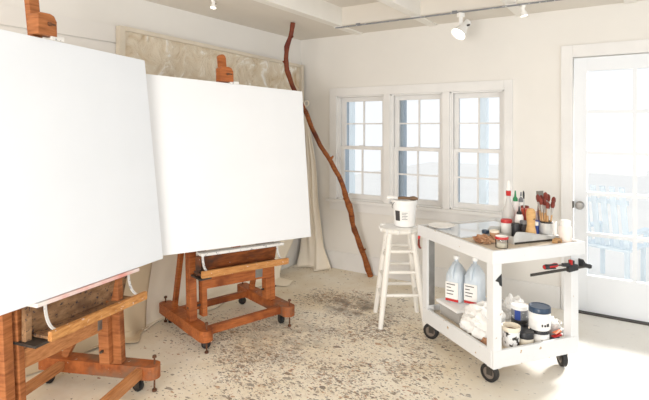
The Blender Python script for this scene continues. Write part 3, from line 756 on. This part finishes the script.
for x, y, yw in ((.045, .06, .4), (CW-.045, .06, -.4), (.045, CL-.06, .6), (CW-.045, CL-.06, .2)):
    b = B(); box(b, (x, y, .116), (.08, .065, .006)); R_ = Matrix.Rotation(yw+PI/2, 4, 'Z')
    for s in (-1, 1):
        c = Vector((x, y, .082))+(R_ @ Vector((.012, s*.022, 0))); box(b, c, (.034, .004, .07), R_)
    f = obj('caster', b, 'dark_steel', root)
    c = Vector((x, y, .0545))+(R_ @ Vector((.02, 0, 0))); Q = (R_ @ Matrix.Rotation(PI/2, 4, 'X')).to_3x3()
    b = B(); lathe(b, [(.034, -.017), (.048, -.017), (.054, -.012), (.054, .012), (.048, .017), (.034, .017)], 28, c, Q); w_ = obj('wheel', b, 'rubber', f, True)
    b = B(); lathe(b, [(0, -.019), (.01, -.019), (.012, -.012), (.034, -.014), (.034, .014), (.012, .012), (.01, .019), (0, .019)], 28, c, Q); obj('hub', b, 'hub', w_, True)

TZ = .7745; SZ = .1785
def place(name, label, cat, x, y, z, rz=0., group=None): return thing(name, label, cat, C(x, y, z), CA+rz, group)
G1 = 'paints and tools on the cart top'; G2 = 'tubs and jars on the lower cart shelf'
def jar(label, x, y, z, r, h, body, lidm, lid_h=.02, group=None, labelm=None, name='jar', cat='jar', marks=False, lid_r=1.05, rz=0.):
    root = place(name, label, cat, x, y, z, rz, group)
    b = B(); lathe(b, [(0, 0), (r*.94, 0), (r, .005), (r, h-lid_h-.008), (r*.96, h-lid_h), (0, h-lid_h)], 28); obj('body', b, body, root, True)
    b = B(); L = r*lid_r; lathe(b, [(0, h-lid_h), (L, h-lid_h), (L, h-.004), (L*.95, h), (L*.85, h), (L*.82, h-.003), (0, h-.003)], 28); obj('lid', b, lidm, root, True)
    if labelm:
        b = B(); lathe(b, [(r+.0008, h*.16), (r+.0012, h*.17), (r+.0012, (h-lid_h)*.86), (r+.0008, (h-lid_h)*.87)], 28); l = obj('label', b, labelm, root, True)
        if marks:
            b = B(); f0 = -PI/2-.15
            def mk(a0, a1, za, zb): grid(b, lambda u, v: ((r+.002)*math.cos(a0+(a1-a0)*u), (r+.002)*math.sin(a0+(a1-a0)*u), za+(zb-za)*v), 5, 1)
            mk(f0-.45, f0-.30, h*.2, h*.32); mk(f0-.2, f0+.0, h*.2, h*.30); mk(f0+.05, f0+.35, h*.2, h*.34)
            obj('print', b, 'ink', l)
    return root
# worktop: glass palette, plate
root = place('glass_palette', 'flat glass mixing palette covering the back of the cart top', 'palette', .315, .50, TZ)
b = B(); box2(b, (-.285, -.148, 0), (.285, .225, .006), .001); obj('glass_sheet', b, 'palette', root)
root = place('plate', 'white plate lying on the cart corner nearest the stool', 'plate', .088, .650, TZ+.0065)
b = B(); lathe(b, [(0, 0), (.055, 0), (.062, .004), (.088, .016), (.091, .018), (.088, .020), (.06, .009), (0, .006)], 36); obj('dish', b, 'white', root, True)
b = B(); lathe(b, [(0, .0065), (.05, .0068), (.045, .009), (0, .010)], 24); obj('dried_paint', b, 'drip', root, True)
# jar with red lid, crumpled rag
jar('small glass jar with red-edged white lid on the cart corner', .115, .07, TZ, .036, .066, 'clear', 'red', .014, G1)
b = B(); lathe(b, [(0, .003), (.030, .003), (.030, .030), (0, .032)], 20); q = obj('contents', b, 'cream', None, True)
red_jar = [o for o in bpy.data.objects if o.get('label', '').startswith('small glass jar with red-edged')][0]
q.parent = red_jar
b = B(); lathe(b, [(0, .0655), (.0345, .0655), (.0345, .0675), (0, .068)], 24); obj('lid_top', b, 'label_w', red_jar, True)
def crumple(name, label, cat, x, y, z, sx, sy, sz, m, seed, rz=0., amp=.35, fr=2.6, group=None):
    b = B(); bmesh.ops.create_icosphere(b, subdivisions=5, radius=1.)
    for v in b.verts:
        p = v.co.copy(); n = noise.fractal(p*fr+Vector((seed, 0, 0)), 1.1, 2.1, 3)
        rdg = abs(noise.noise(p*fr*1.3+Vector((0, seed, 0))))
        k = 1+amp*n-.55*rdg
        q = p*k; v.co = Vector((q.x*sx, q.y*sy, max(-.6, q.z)*sz))
    zmin = min(v.co.z for v in b.verts)
    for v in b.verts: v.co.z -= zmin
    o = obj(name, b, m, None, True); o.location = C(x, y, z); o.rotation_euler = (0, 0, CA+rz)
    return tag(o, label, cat, group)
crumple('paint_rag', 'crumpled brown stained rag behind the red-lidded jar', 'rag', .095, .21, TZ, .055, .07, .028, 'ragb', 3.3)
# shallow metal tray whose walls taper toward one end
root = place('metal_tray', 'dull metal tray along the cart front edge, filled with paints', 'tray', 0, 0, TZ, .0)
b = B(); x0, x1, y0, y1 = .228, .575, .100, .345
def wall_h(x):
    return .072-.046*sm((x-x0)/(x1-x0)) if x > x0+.02 else .072-.030*((x0+.02-x)/.02)**2
def twall(y_a, y_b, k=1.):
    top = [(x0+(x1-x0)*i/16, wall_h(x0+(x1-x0)*i/16)*k) for i in range(17)]
    prism(b, [(x1, 0), (x0, 0)]+top, 'y', y_a, y_b)
twall(y0, y0+.005); twall(y1-.005, y1, .9)
box2(b, (x0, y0+.005, 0), (x0+.005, y1-.005, .045)); box2(b, (x1-.005, y0+.005, 0), (x1, y1-.005, .026)); box2(b, (x0+.005, y0+.005, 0), (x1-.005, y1-.005, .004))
obj('tray_wall', b, 'galv', root)
b = B(); tube(b, [(x0+(x1-x0)*i/16, y0-.001, wall_h(x0+(x1-x0)*i/16)) for i in range(1, 17)], .0035, 8); obj('rolled_rim', b, 'galv', root, True)
b = B(); box2(b, (x0+.006, y0-.0015, .0), (x1-.004, y0+.0005, .012)); obj('underside_shade', b, 'dark_steel', root)  # dark strip standing in for the shade under the tray
TI = TZ+.0045
# turned wooden handle
root = place('wooden_pestle', 'turned light wooden handle standing at the front of the metal tray', 'tool', .345, .0, TZ, 0, G1)
root.location = C(.395, .140, TI)
b = B(); lathe(b, [(0, 0), (.024, 0), (.029, .01), (.0325, .035), (.030, .06), (.0245, .085), (.0225, .105), (.026, .130), (.0285, .155), (.0265, .178), (.019, .195), (0, .200)], 24); obj('handle', b, 'lightwood', root, True)
b = B(); tube(b, [(0, -.018, .135), (0, -.030, .135)], .006, 8); obj('peg_hole', b, 'brownpaint', root, True)
# clear bottle with red neck band
root = place('glass_bottle', 'tall clear glass bottle with red band on its neck', 'bottle', .459, .415, TZ+.0065)
b = B(); lathe(b, [(0, .006), (.040, .006), (.043, .015), (.043, .11), (.038, .14), (.018, .19), (.014, .225), (.014, .272), (.011, .272), (.011, .22), (.034, .14), (.040, .11), (.040, .012), (0, .009)], 28); obj('glass', b, 'milky', root, True)
b = B(); lathe(b, [(.0146, .235), (.0165, .238), (.0165, .268), (.0146, .270)], 20); obj('neck_band', b, 'red', root, True)
b = B(); lathe(b, [(0, .335), (.007, .334), (.010, .315), (.013, .300), (.013, .265), (.0146, .265)], 20); obj('stopper', b, 'white', root, True)
def squeeze(label, x, y, r, h, body, cap, rz=0., lab=None):
    root = place('squeeze_bottle', label, 'bottle', x, y, TI if y < .345 else TZ+.0065, rz, G1)
    b = B(); lathe(b, [(0, 0), (r, 0), (r, h*.62), (r*.85, h*.70), (r*.5, h*.74), (0, h*.74)], 24); obj('body', b, body, root, True)
    b = B(); lathe(b, [(r*.62, h*.72), (r*.66, h*.73), (r*.62, h*.80), (r*.30, h*.84), (r*.16, h), (0, h*1.0)], 20); obj('cap', b, cap, root, True)
    if lab:
        b = B(); lathe(b, [(r+.0008, h*.12), (r+.001, h*.13), (r+.001, h*.5), (r+.0008, h*.51)], 24); l = obj('label', b, lab, root, True)
        b = B()
        for k in range(2): grid(b, lambda u, v: ((r+.002)*math.cos(-2.2+1.1*u), (r+.002)*math.sin(-2.2+1.1*u), h*(.2+.14*k)+.008*v), 5, 1)
        obj('print', b, 'blue', l)
    return root
squeeze('white squeeze bottle with black pointed cap', .440, .292, .026, .185, 'plast', 'black', 0, 'label_w')
squeeze('white squeeze bottle with bright green cap', .544, .447, .026, .262, 'plast', 'green', 0, 'label_w')
squeeze('white squeeze bottle with dark grey cap beside the green-capped one', .598, .452, .026, .250, 'plast', 'grey', 0, 'label_w')
jar('small white pot with bright red lid behind the metal tray wall', .345, .300, TI, .034, .105, 'label_w', 'red', .020, G1, None, 'paint_pot', 'pot')
jar('orange-red paint pot with red lid behind the wooden handle', .512, .301, TI, .036, .165, 'redpaint', 'redpaint', .02, G1, None, 'paint_pot', 'pot')
jar('dark red paint pot beside the grey scraper', .570, .385, TZ+.0065, .026, .165, 'redpaint', 'bristle', .02, G1, None, 'paint_pot', 'pot')
jar('squat black ink bottle next to the wooden handle', .345, .215, TI, .026, .095, 'black', 'black', .02, G1, None, 'ink_bottle', 'bottle')
jar('black jar with grey lid behind the wooden handle', .415, .222, TI, .024, .105, 'black', 'grey', .018, G1, 'ink')
jar('blue tin with cream band in front of the scraper', .498, .226, TI, .036, .100, 'blue', 'blue', .014, G1, None, 'paint_tin', 'tin', lid_r=1.02)
tin = [o for o in bpy.data.objects if o.get('label', '') == 'blue tin with cream band in front of the scraper'][0]
b = B(); grid(b, lambda u, v: ((.0375)*math.cos(-PI+.25+1.15*u), (.0375)*math.sin(-PI+.25+1.15*u), .006+.072*v), 8, 1); obj('label', b, 'cream', tin)
jar('narrow blue bottle beside the wooden handle', .455, .165, TI, .016, .105, 'blue', 'label_w', .02, G1, None, 'ink_bottle', 'bottle')
jar('small beige pot at the high end of the metal tray', .190, .225, TZ, .028, .065, 'ragb', 'cream', .012, G1, None, 'paint_pot', 'pot')
jar('small navy and white pot beside the palette edge', .185, .305, TZ, .022, .05, 'label_w', 'navy', .02, G1, None, 'paint_pot', 'pot')
jar('small pale pot with white lid right behind the scraper', .600, .318, TZ, .024, .150, 'label_w', 'drip', .02, G1, None, 'paint_pot', 'pot')
# loose brush leaning behind
def brush(label, p, d, L, rh=.0045, head='bristle', thick=.010, hm='handle', nm='paint_brush'):
    root = thing(nm, label, 'brush', p, 0, 'brushes standing in the metal can')
    d = Vector(d).normalized(); a = d*0; b1 = d*L*.62; b2 = d*L*.82; b3 = d*L
    b = B(); tube(b, [a, d*L*.2, d*L*.5, b1], [rh*.6, rh, rh*1.25, rh*.9], 8); obj('handle', b, hm, root, True)
    b = B(); tube(b, [b1, b2], [rh*1.05, thick*.8], 8); obj('ferrule', b, 'silver', root, True)
    b = B(); tube(b, [b2, b2.lerp(b3, .45), b2.lerp(b3, .8), b3], [thick*.8, thick*1.15, thick, thick*.35], 8); obj('bristles', b, head, root, True)
    return root
RC = Matrix.Rotation(CA, 3, 'Z')
r_ = brush('thin red-handled brush leaning above the orange-red pot', C(.462, .262, TI+.002), RC @ Vector((.03, .09, 1)), .285, .004, 'black', .006, 'bristle'); r_['group'] = G1
# wide scraper: broad grey blade with a handle
root = place('paint_scraper', 'broad grey paint scraper standing behind the blue tin', 'tool', .601, .258, TZ, .15)
b = B(); prism(b, [(-.018, 0), (.018, 0), (.027, .06), (.030, .155), (.022, .195), (.012, .212), (-.012, .212), (-.022, .195), (-.030, .155), (-.027, .06)], 'y', -.006, .006); xform(b, Matrix.Rotation(-.08, 4, 'X')); obj('blade', b, 'scraper', root)
b = B(); prism(b, [(-.012, .205), (.012, .205), (.022, .235), (.024, .285), (-.024, .285), (-.022, .235)], 'y', -.009, .009); xform(b, Matrix.Translation((0, .0, 0)) @ Matrix.Rotation(-.08, 4, 'X')); obj('grip', b, 'scraper', root)
# metal can with brushes, white cup behind it
root = place('brush_can', 'round grey metal can holding the upright brushes', 'can', .527, .152, TI)
b = B(); lathe(b, [(0, .003), (.030, .003), (.038, .02), (.041, .055), (.038, .09), (.037, .108), (.034, .108), (.035, .09), (.037, .055), (.034, .022), (0, .008)], 28); lathe(b, [(0, 0), (.030, 0), (.030, .006), (0, .006)], 28); obj('can_body', b, 'galv', root, True)
b = B(); lathe(b, [(.0375, .098), (.040, .102), (.040, .108), (.0375, .110)], 28); obj('can_rim', b, 'dark_steel', root, True)
can = Vector((.527, .152))
bunch = [(-20, .0185, .125, .250, .012, 'leaning furthest toward the pale pink jar'), (31, .0185, .115, .262, .012, 'at the back, leaning toward the pale pink jar'),
    (83, .0185, .12, .255, .011, 'furthest back of the bunch'), (134, .0185, .12, .262, .012, 'at the back, leaning toward the scraper'),
    (186, .0185, .125, .248, .011, 'leaning furthest toward the wooden handle'), (237, .0185, .11, .222, .010, 'at the front, on the wooden handle side'),
    (289, .0185, .115, .225, .012, 'at the front, on the pale pink jar side'), (60, .007, .03, .275, .013, 'tallest and upright in the middle'),
    (180, .007, .03, .238, .011, 'short and upright in the middle'), (300, .007, .03, .212, .010, 'shortest, low in the middle')]
for ang, r0, ln, L, th, wd in bunch:
    ca, sa = math.cos(math.radians(ang)), math.sin(math.radians(ang))
    brush('red-brown bristled brush in the can, '+wd, C(can.x+ca*r0, can.y+sa*r0, TI+.0135), RC @ Vector((ca*ln, sa*ln, 1)), L, .0042, 'bristle', th)
root = place('cup', 'white cup between the brush can and the pale pink jar', 'cup', .599, .172, TZ)
b = B(); lathe(b, [(0, 0), (.020, 0), (.0225, .01), (.0245, .10), (.0215, .10), (.019, .012), (0, .008)], 24); obj('cup_wall', b, 'white', root, True)
b = B(); lathe(b, [(.0235, .098), (.0257, .099), (.0257, .103), (.0235, .104)], 24); obj('cup_rim', b, 'white', root, True)
root = place('candle_jar', 'pale pink jar with white top at the cart corner nearest the door', 'jar', .585, .058, TZ)
b = B(); lathe(b, [(0, 0), (.033, 0), (.037, .006), (.038, .085), (.033, .095), (0, .095)], 28); obj('body', b, 'pink', root, True)
b = B(); lathe(b, [(0, .094), (.030, .094), (.031, .100), (.031, .125), (.027, .132), (0, .134)], 28); obj('lid', b, 'white', root, True)
root = place('wood_block', 'small brown wooden block between the metal tray and the pink jar', 'block', .506, .045, TZ, .3)
b = B(); prism(b, [(-.03, 0), (.03, 0), (.034, .012), (.012, .030), (-.022, .024)], 'y', -.016, .016); obj('block_body', b, 'handle', root)
b = B(); box2(b, (-.02, -.0175, .004), (.015, -.016, .014)); obj('paint_mark', b, 'brownpaint', root)

# ------------------------------------------------------------------ lower shelf
def jug(label, x, y, z, rz):
    root = place('plastic_jug', label, 'jug', x, y, z, rz, 'gallon jugs on the lower cart shelf')
    w, d = .056, .078; rings = []
    b = B()
    prof = [(0, .86), (.006, 1.), (.03, 1.02), (.15, 1.02), (.185, .98), (.215, .82), (.24, .55), (.256, .30), (.262, .22), (.285, .215)]
    seg = 28; prev = None
    for z_, k in prof:
        ring = []
        for i in range(seg):
            a = 2*PI*i/seg; e = 4. if z_ < .2 else (2.6 if z_ < .25 else 2.)
            c_, s_ = math.cos(a), math.sin(a); r = (abs(c_)**e+abs(s_)**e)**(-1/e)
            ring.append(b.verts.new((w*k*r*c_, d*k*r*s_, z_)))
        if prev:
            for i in range(seg): b.faces.new((prev[i], prev[(i+1) % seg], ring[(i+1) % seg], ring[i]))
        else: b.faces.new(ring[::-1])
        prev = ring
    b.faces.new(prev); obj('jug_body', b, 'jug', root, True)
    b = B(); lathe(b, [(0, .305), (.018, .305), (.020, .301), (.020, .282), (.0, .282)], 20); obj('cap', b, 'plast', root, True)
    b = B(); tube(b, [(0, -.014, .262), (0, -.040, .258), (0, -.068, .232), (0, -.079, .205), (0, -.076, .165)], [.010, .013, .014, .014, .012], 12); obj('jug_handle', b, 'jug', root, True)
    b = B(); box2(b, (-.045, -.0835, .028), (.045, -.0785, .140)); l = obj('label', b, 'label_w', root)
    b = B(); box2(b, (-.045, -.0840, .010), (.045, -.0785, .026)); obj('red_band', b, 'red', l)
    b = B()
    for k, (x0, x1) in enumerate(((-.036, .024), (-.036, -.005), (-.036, .016), (-.036, .010))): box2(b, (x0, -.0842, .122-k*.022), (x1, -.0832, .128-k*.022))
    obj('print', b, 'ink', l)
    return root
# clear tub with its white lid, jugs on the lid
root = place('storage_tub', 'low clear tub with white lid under the two jugs', 'tub', .215, .556, SZ)
b = B(); prism(b, [(-.135, .085), (-.125, 0), (.125, 0), (.135, .085), (.131, .085), (.121, .004), (-.121, .004), (-.131, .085)], 'y', -.105, .105); box2(b, (-.13, -.108, 0), (.13, -.104, .085)); box2(b, (-.13, .104, 0), (.13, .108, .085)); obj('tub_wall', b, 'hazy', root)
b = B(); box2(b, (-.155, -.125, .085), (.155, .125, .104), .006); obj('lid', b, 'plast', root)
b = B(); lathe(b, [(0, .004), (.06, .004), (.075, .05), (.07, .052), (0, .012)], 24, (.0, -.03, 0)); obj('bowl_inside', b, 'cream', root, True)
jug('cloudy white gallon jug on the tub lid, nearer the stool', .185, .615, SZ+.1045, -1.0)
jug('cloudy white gallon jug on the tub lid, nearer the paint rags', .274, .529, SZ+.1045, -1.0)
# rags
crumple('cloth_rags', 'big crumpled heap of white rags beside the jugs', 'rags', .165, .288, SZ, .135, .135, .118, 'rag', 1.7, .2, .30, 1.9)
crumple('cloth_rags', 'white rag heaped behind the black-lidded jars', 'rags', .462, .37, SZ, .085, .085, .11, 'rag', 6.2, .0, .30, 1.8)
crumple('paint_rag', 'small tan stained rag at the foot of the white rag heap', 'rag', .054, .128, SZ, .030, .038, .030, 'ragb', 9.1)
# tubs and jars
root = place('paint_tub', 'open cream tub with dark printed side at the cart front corner', 'tub', .190, .080, SZ, 0, G2)
b = B(); lathe(b, [(0, .003), (.043, .003), (.045, .005), (.050, .105), (.054, .106), (.055, .125), (.052, .127), (.048, .125), (.046, .10), (.042, .012), (0, .010)], 28); lathe(b, [(0, 0), (.044, 0), (.044, .004), (0, .004)], 28); obj('tub_body', b, 'cream', root, True)
b = B(); lathe(b, [(.0458, .010), (.0462, .011), (.0506, .098), (.0502, .099)], 28); obj('label', b, 'pattern', root, True)
b = B(); lathe(b, [(0, .098), (.047, .098)], 24); obj('paint', b, 'brownpaint', root)
jar('squat cream jar with wide black lid beside the open tub', .298, .082, SZ, .047, .079, 'cream', 'black', .036, G2, None)
jar('squat white jar with black lid, lowest of its stack', .408, .082, SZ, .053, .080, 'label_w', 'black', .022, G2, 'label_w', marks=True)
jar('large white jar with blue-black lid on top of a squat jar', .408, .082, SZ+.0805, .061, .135, 'label_w', 'navy', .032, G2, 'label_w', marks=True)
jar('squat black-lidded jar under a grey jar', .375, .215, SZ, .050, .075, 'grey', 'black', .03, G2, None)
jar('grey jar turned lid-down with blue strip, behind the white jar', .375, .215, SZ+.0755, .050, .105, 'grey', 'plast', .022, G2, None)
gj = [o for o in bpy.data.objects if o.get('label', '').startswith('grey jar turned')][0]
b = B(); lathe(b, [(.0504, .0), (.052, .002), (.052, .022), (.0504, .024)], 24); obj('dark_base', b, 'black', gj, True)
b = B(); grid(b, lambda u, v: (.0515*math.cos(-2.9+.7*u), .0515*math.sin(-2.9+.7*u), .02+.07*v), 6, 1); obj('blue_strip', b, 'blue', gj)
# clear bowl with white contents, paint tubes in front
root = place('clear_bowl', 'clear plastic bowl of white scraps near the shelf end post', 'bowl', .540, .126, SZ)
b = B(); lathe(b, [(0, .003), (.040, .003), (.050, .02), (.060, .085), (.063, .088), (.060, .090), (.056, .085), (.046, .02), (0, .008)], 28); lathe(b, [(0, 0), (.041, 0), (.041, .004), (0, .004)], 24); obj('bowl_wall', b, 'hazy', root, True)
b = B(); bmesh.ops.create_icosphere(b, subdivisions=4, radius=1.)
for v in b.verts:
    p = v.co.copy(); k = 1+.3*noise.fractal(p*2.4, .9, 2., 3); v.co = Vector((p.x*.042*k, p.y*.042*k, .075+max(-.75, p.z)*.040*k))
obj('scraps', b, 'rag', root, True)
b = B(); lathe(b, [(0, .01), (.036, .01), (.044, .03), (.046, .045), (0, .045)], 20); obj('contents', b, 'navy', root, True)
def ptube(label, x, y, z, rz, m, L=.09):
    root = place('paint_tube', label, 'tube', x, y, z, rz, 'paint tubes on the lower cart shelf'); root.scale = (.98, .8, .8)
    b = B(); pr = [(0., .002, .020), (L*.3, .008, .018), (L*.7, .012, .014), (L*.82, .012, .0125)]; prev = None
    for xx, h, w in pr:
        ring = [b.verts.new((xx, w*math.cos(2*PI*k/12), .0135+h*math.sin(2*PI*k/12))) for k in range(12)]
        if prev:
            for k in range(12): b.faces.new((prev[k], prev[(k+1) % 12], ring[(k+1) % 12], ring[k]))
        else: b.faces.new(ring[::-1])
        prev = ring
    b.faces.new(prev); obj('tube_body', b, m, root, True)
    b = B(); tube(b, [(L*.82, 0, .0135), (L*.9, 0, .0135)], [.006, .006], 10); tube(b, [(L*.88, 0, .0135), (L, 0, .0135)], [.009, .008], 10); obj('cap', b, 'plast' if m != 'green' else 'black', root, True)
ptube('red paint tube lying on top of the green one', .470, .044, SZ+.0215, .06, 'red', .085)
ptube('green paint tube at the shelf edge under the red tube', .466, .028, SZ, .0, 'green', .085)
ptube('orange paint tube lying across the red tube', .478, .040, SZ+.043, .22, 'orange', .08)
ptube('dark blue paint tube lying between the green tube and the clear bowl', .466, .061, SZ, .0, 'navy', .085)

# ------------------------------------------------------------------ bar clamp on the cart's front post, small red hook
root = place('bar_clamp', 'black bar clamp with red and black handle gripping the cart post', 'clamp', 0, 0, 0)
zc = .632; yc = -.030
b = B(); bar(b, (.235, yc, zc-.004), (.690, yc, zc+.008), .007, .016, .001); obj('steel_bar', b, 'dark_steel', root)
b = B(); box(b, (.548, yc, zc+.006), (.075, .024, .036), Matrix.Rotation(-.1, 4, 'Y'), .006); box2(b, (.535, yc-.01, zc+.01), (.556, yc+.018, zc+.052)); bar(b, (.47, yc, zc+.032), (.552, yc, zc+.026), .016, .020, .003); box2(b, (.553, yc+.012, zc-.008), (.563, yc+.032, zc+.022)); obj('sliding_jaw', b, 'black', root)
b = B(); prism(b, [(.672, zc-.008), (.690, zc-.006), (.692, zc+.012), (.640, zc+.030), (.625, zc+.052), (.617, zc+.050), (.624, zc+.018)], 'y', yc-.011, yc+.020); box2(b, (.624, yc+.0, zc+.006), (.634, yc+.03, zc+.05)); obj('fixed_jaw', b, 'black', root)
b = B(); lathe(b, [(0, -.052), (.011, -.050), (.014, -.03), (.012, 0), (.014, .03), (.011, .045), (0, .048)], 14, (.385, yc, zc+.034), Matrix.Rotation(PI/2-.05, 3, 'Y')); h = obj('clamp_handle', b, 'red', root, True)
b = B(); lathe(b, [(.0125, -.051), (.0145, -.047), (.0155, -.032), (.0145, -.022)], 14, (.385, yc, zc+.034), Matrix.Rotation(PI/2-.05, 3, 'Y')); bar(b, (.345, yc-.012, zc+.045), (.42, yc-.012, zc+.043), .008, .010, .002); bar(b, (.345, yc-.012, zc+.024), (.41, yc-.012, zc+.022), .008, .007, .002); obj('black_grip', b, 'black', h, True)
b = B(); tube(b, [(.43, yc, zc+.033), (.48, yc, zc+.031)], .005, 8); obj('spindle', b, 'dark_steel', root, True)
b = B(); box2(b, (.527, yc-.013, zc+.03), (.537, yc+.005, zc+.058)); obj('trigger', b, 'red', root)
root = place('red_hook', 'small dark red hook hanging on the cart corner by the stool', 'hook', -.012, CL-.02, .0)
b = B(); tube(b, [(-.026, .02, .70), (-.030, .016, .680), (-.034, .01, .655), (-.028, .006, .635), (-.020, .006, .632)], [.006, .008, .009, .007, .005], 10); obj('hook_bend', b, 'bristle', root, True)
b = B(); tube(b, [(-.024, .02, .715), (-.026, .02, .695)], .009, 10); obj('hook_plug', b, 'red', root, True)

# ------------------------------------------------------------------ light
w = bpy.data.worlds.new('daylight'); SC.world = w; w.use_nodes = True; nt = w.node_tree
bg = nt.nodes['Background']; bg.inputs[0].default_value = (.93, .965, 1, 1); bg.inputs[1].default_value = WORLD = 1.22
def area(name, loc, target, sx, sy, e, c=(1, 1, 1)):
    l = bpy.data.lights.new(name, 'AREA'); l.shape = 'RECTANGLE'; l.size = sx; l.size_y = sy; l.energy = e; l.color = c
    o = bpy.data.objects.new(name, l); COL.objects.link(o); o.location = loc
    o.rotation_euler = (Vector(target)-Vector(loc)).to_track_quat('-Z', 'Y').to_euler(); return o
area('side_window_light', (2.6, 1.2, 1.7), (-2.5, 1.9, 1.0), 2.6, 2.0, 34, (.88, .95, 1))
area('low_wall_fill', (-.7, -1.7, 1.2), (-2.4, 4.3, .35), 1.6, 1.2, 122, (1, .945, .885))  # added fill behind the camera, lifts the wall under the windows
l = bpy.data.lights.new('door_sun', 'SPOT'); l.energy = 4500; l.spot_size = math.radians(21); l.spot_blend = .3; l.shadow_soft_size = .45; l.color = (1, .98, .95)
o = bpy.data.objects.new('door_sun', l); COL.objects.link(o); o.location = (1.0, 8.2, 2.2)
o.rotation_euler = (Vector((-.05, 4.42, .95))-Vector(o.location)).to_track_quat('-Z', 'Y').to_euler()

# ------------------------------------------------------------------ camera
cd = bpy.data.cameras.new('camera'); cam = bpy.data.objects.new('camera', cd); COL.objects.link(cam)
cam.location = (0, 0, 1.48); cam.rotation_euler = (PI/2, 0, math.radians(32.63))
cd.sensor_width = 36; cd.lens = 36*492.7/649; cd.shift_y = -(200-127)/649; cd.clip_start = .05
SC.camera = cam
SC.view_settings.view_transform = 'Standard'; SC.view_settings.look = 'None'
SC.view_settings.exposure = -0.16; SC.view_settings.gamma = 1.12
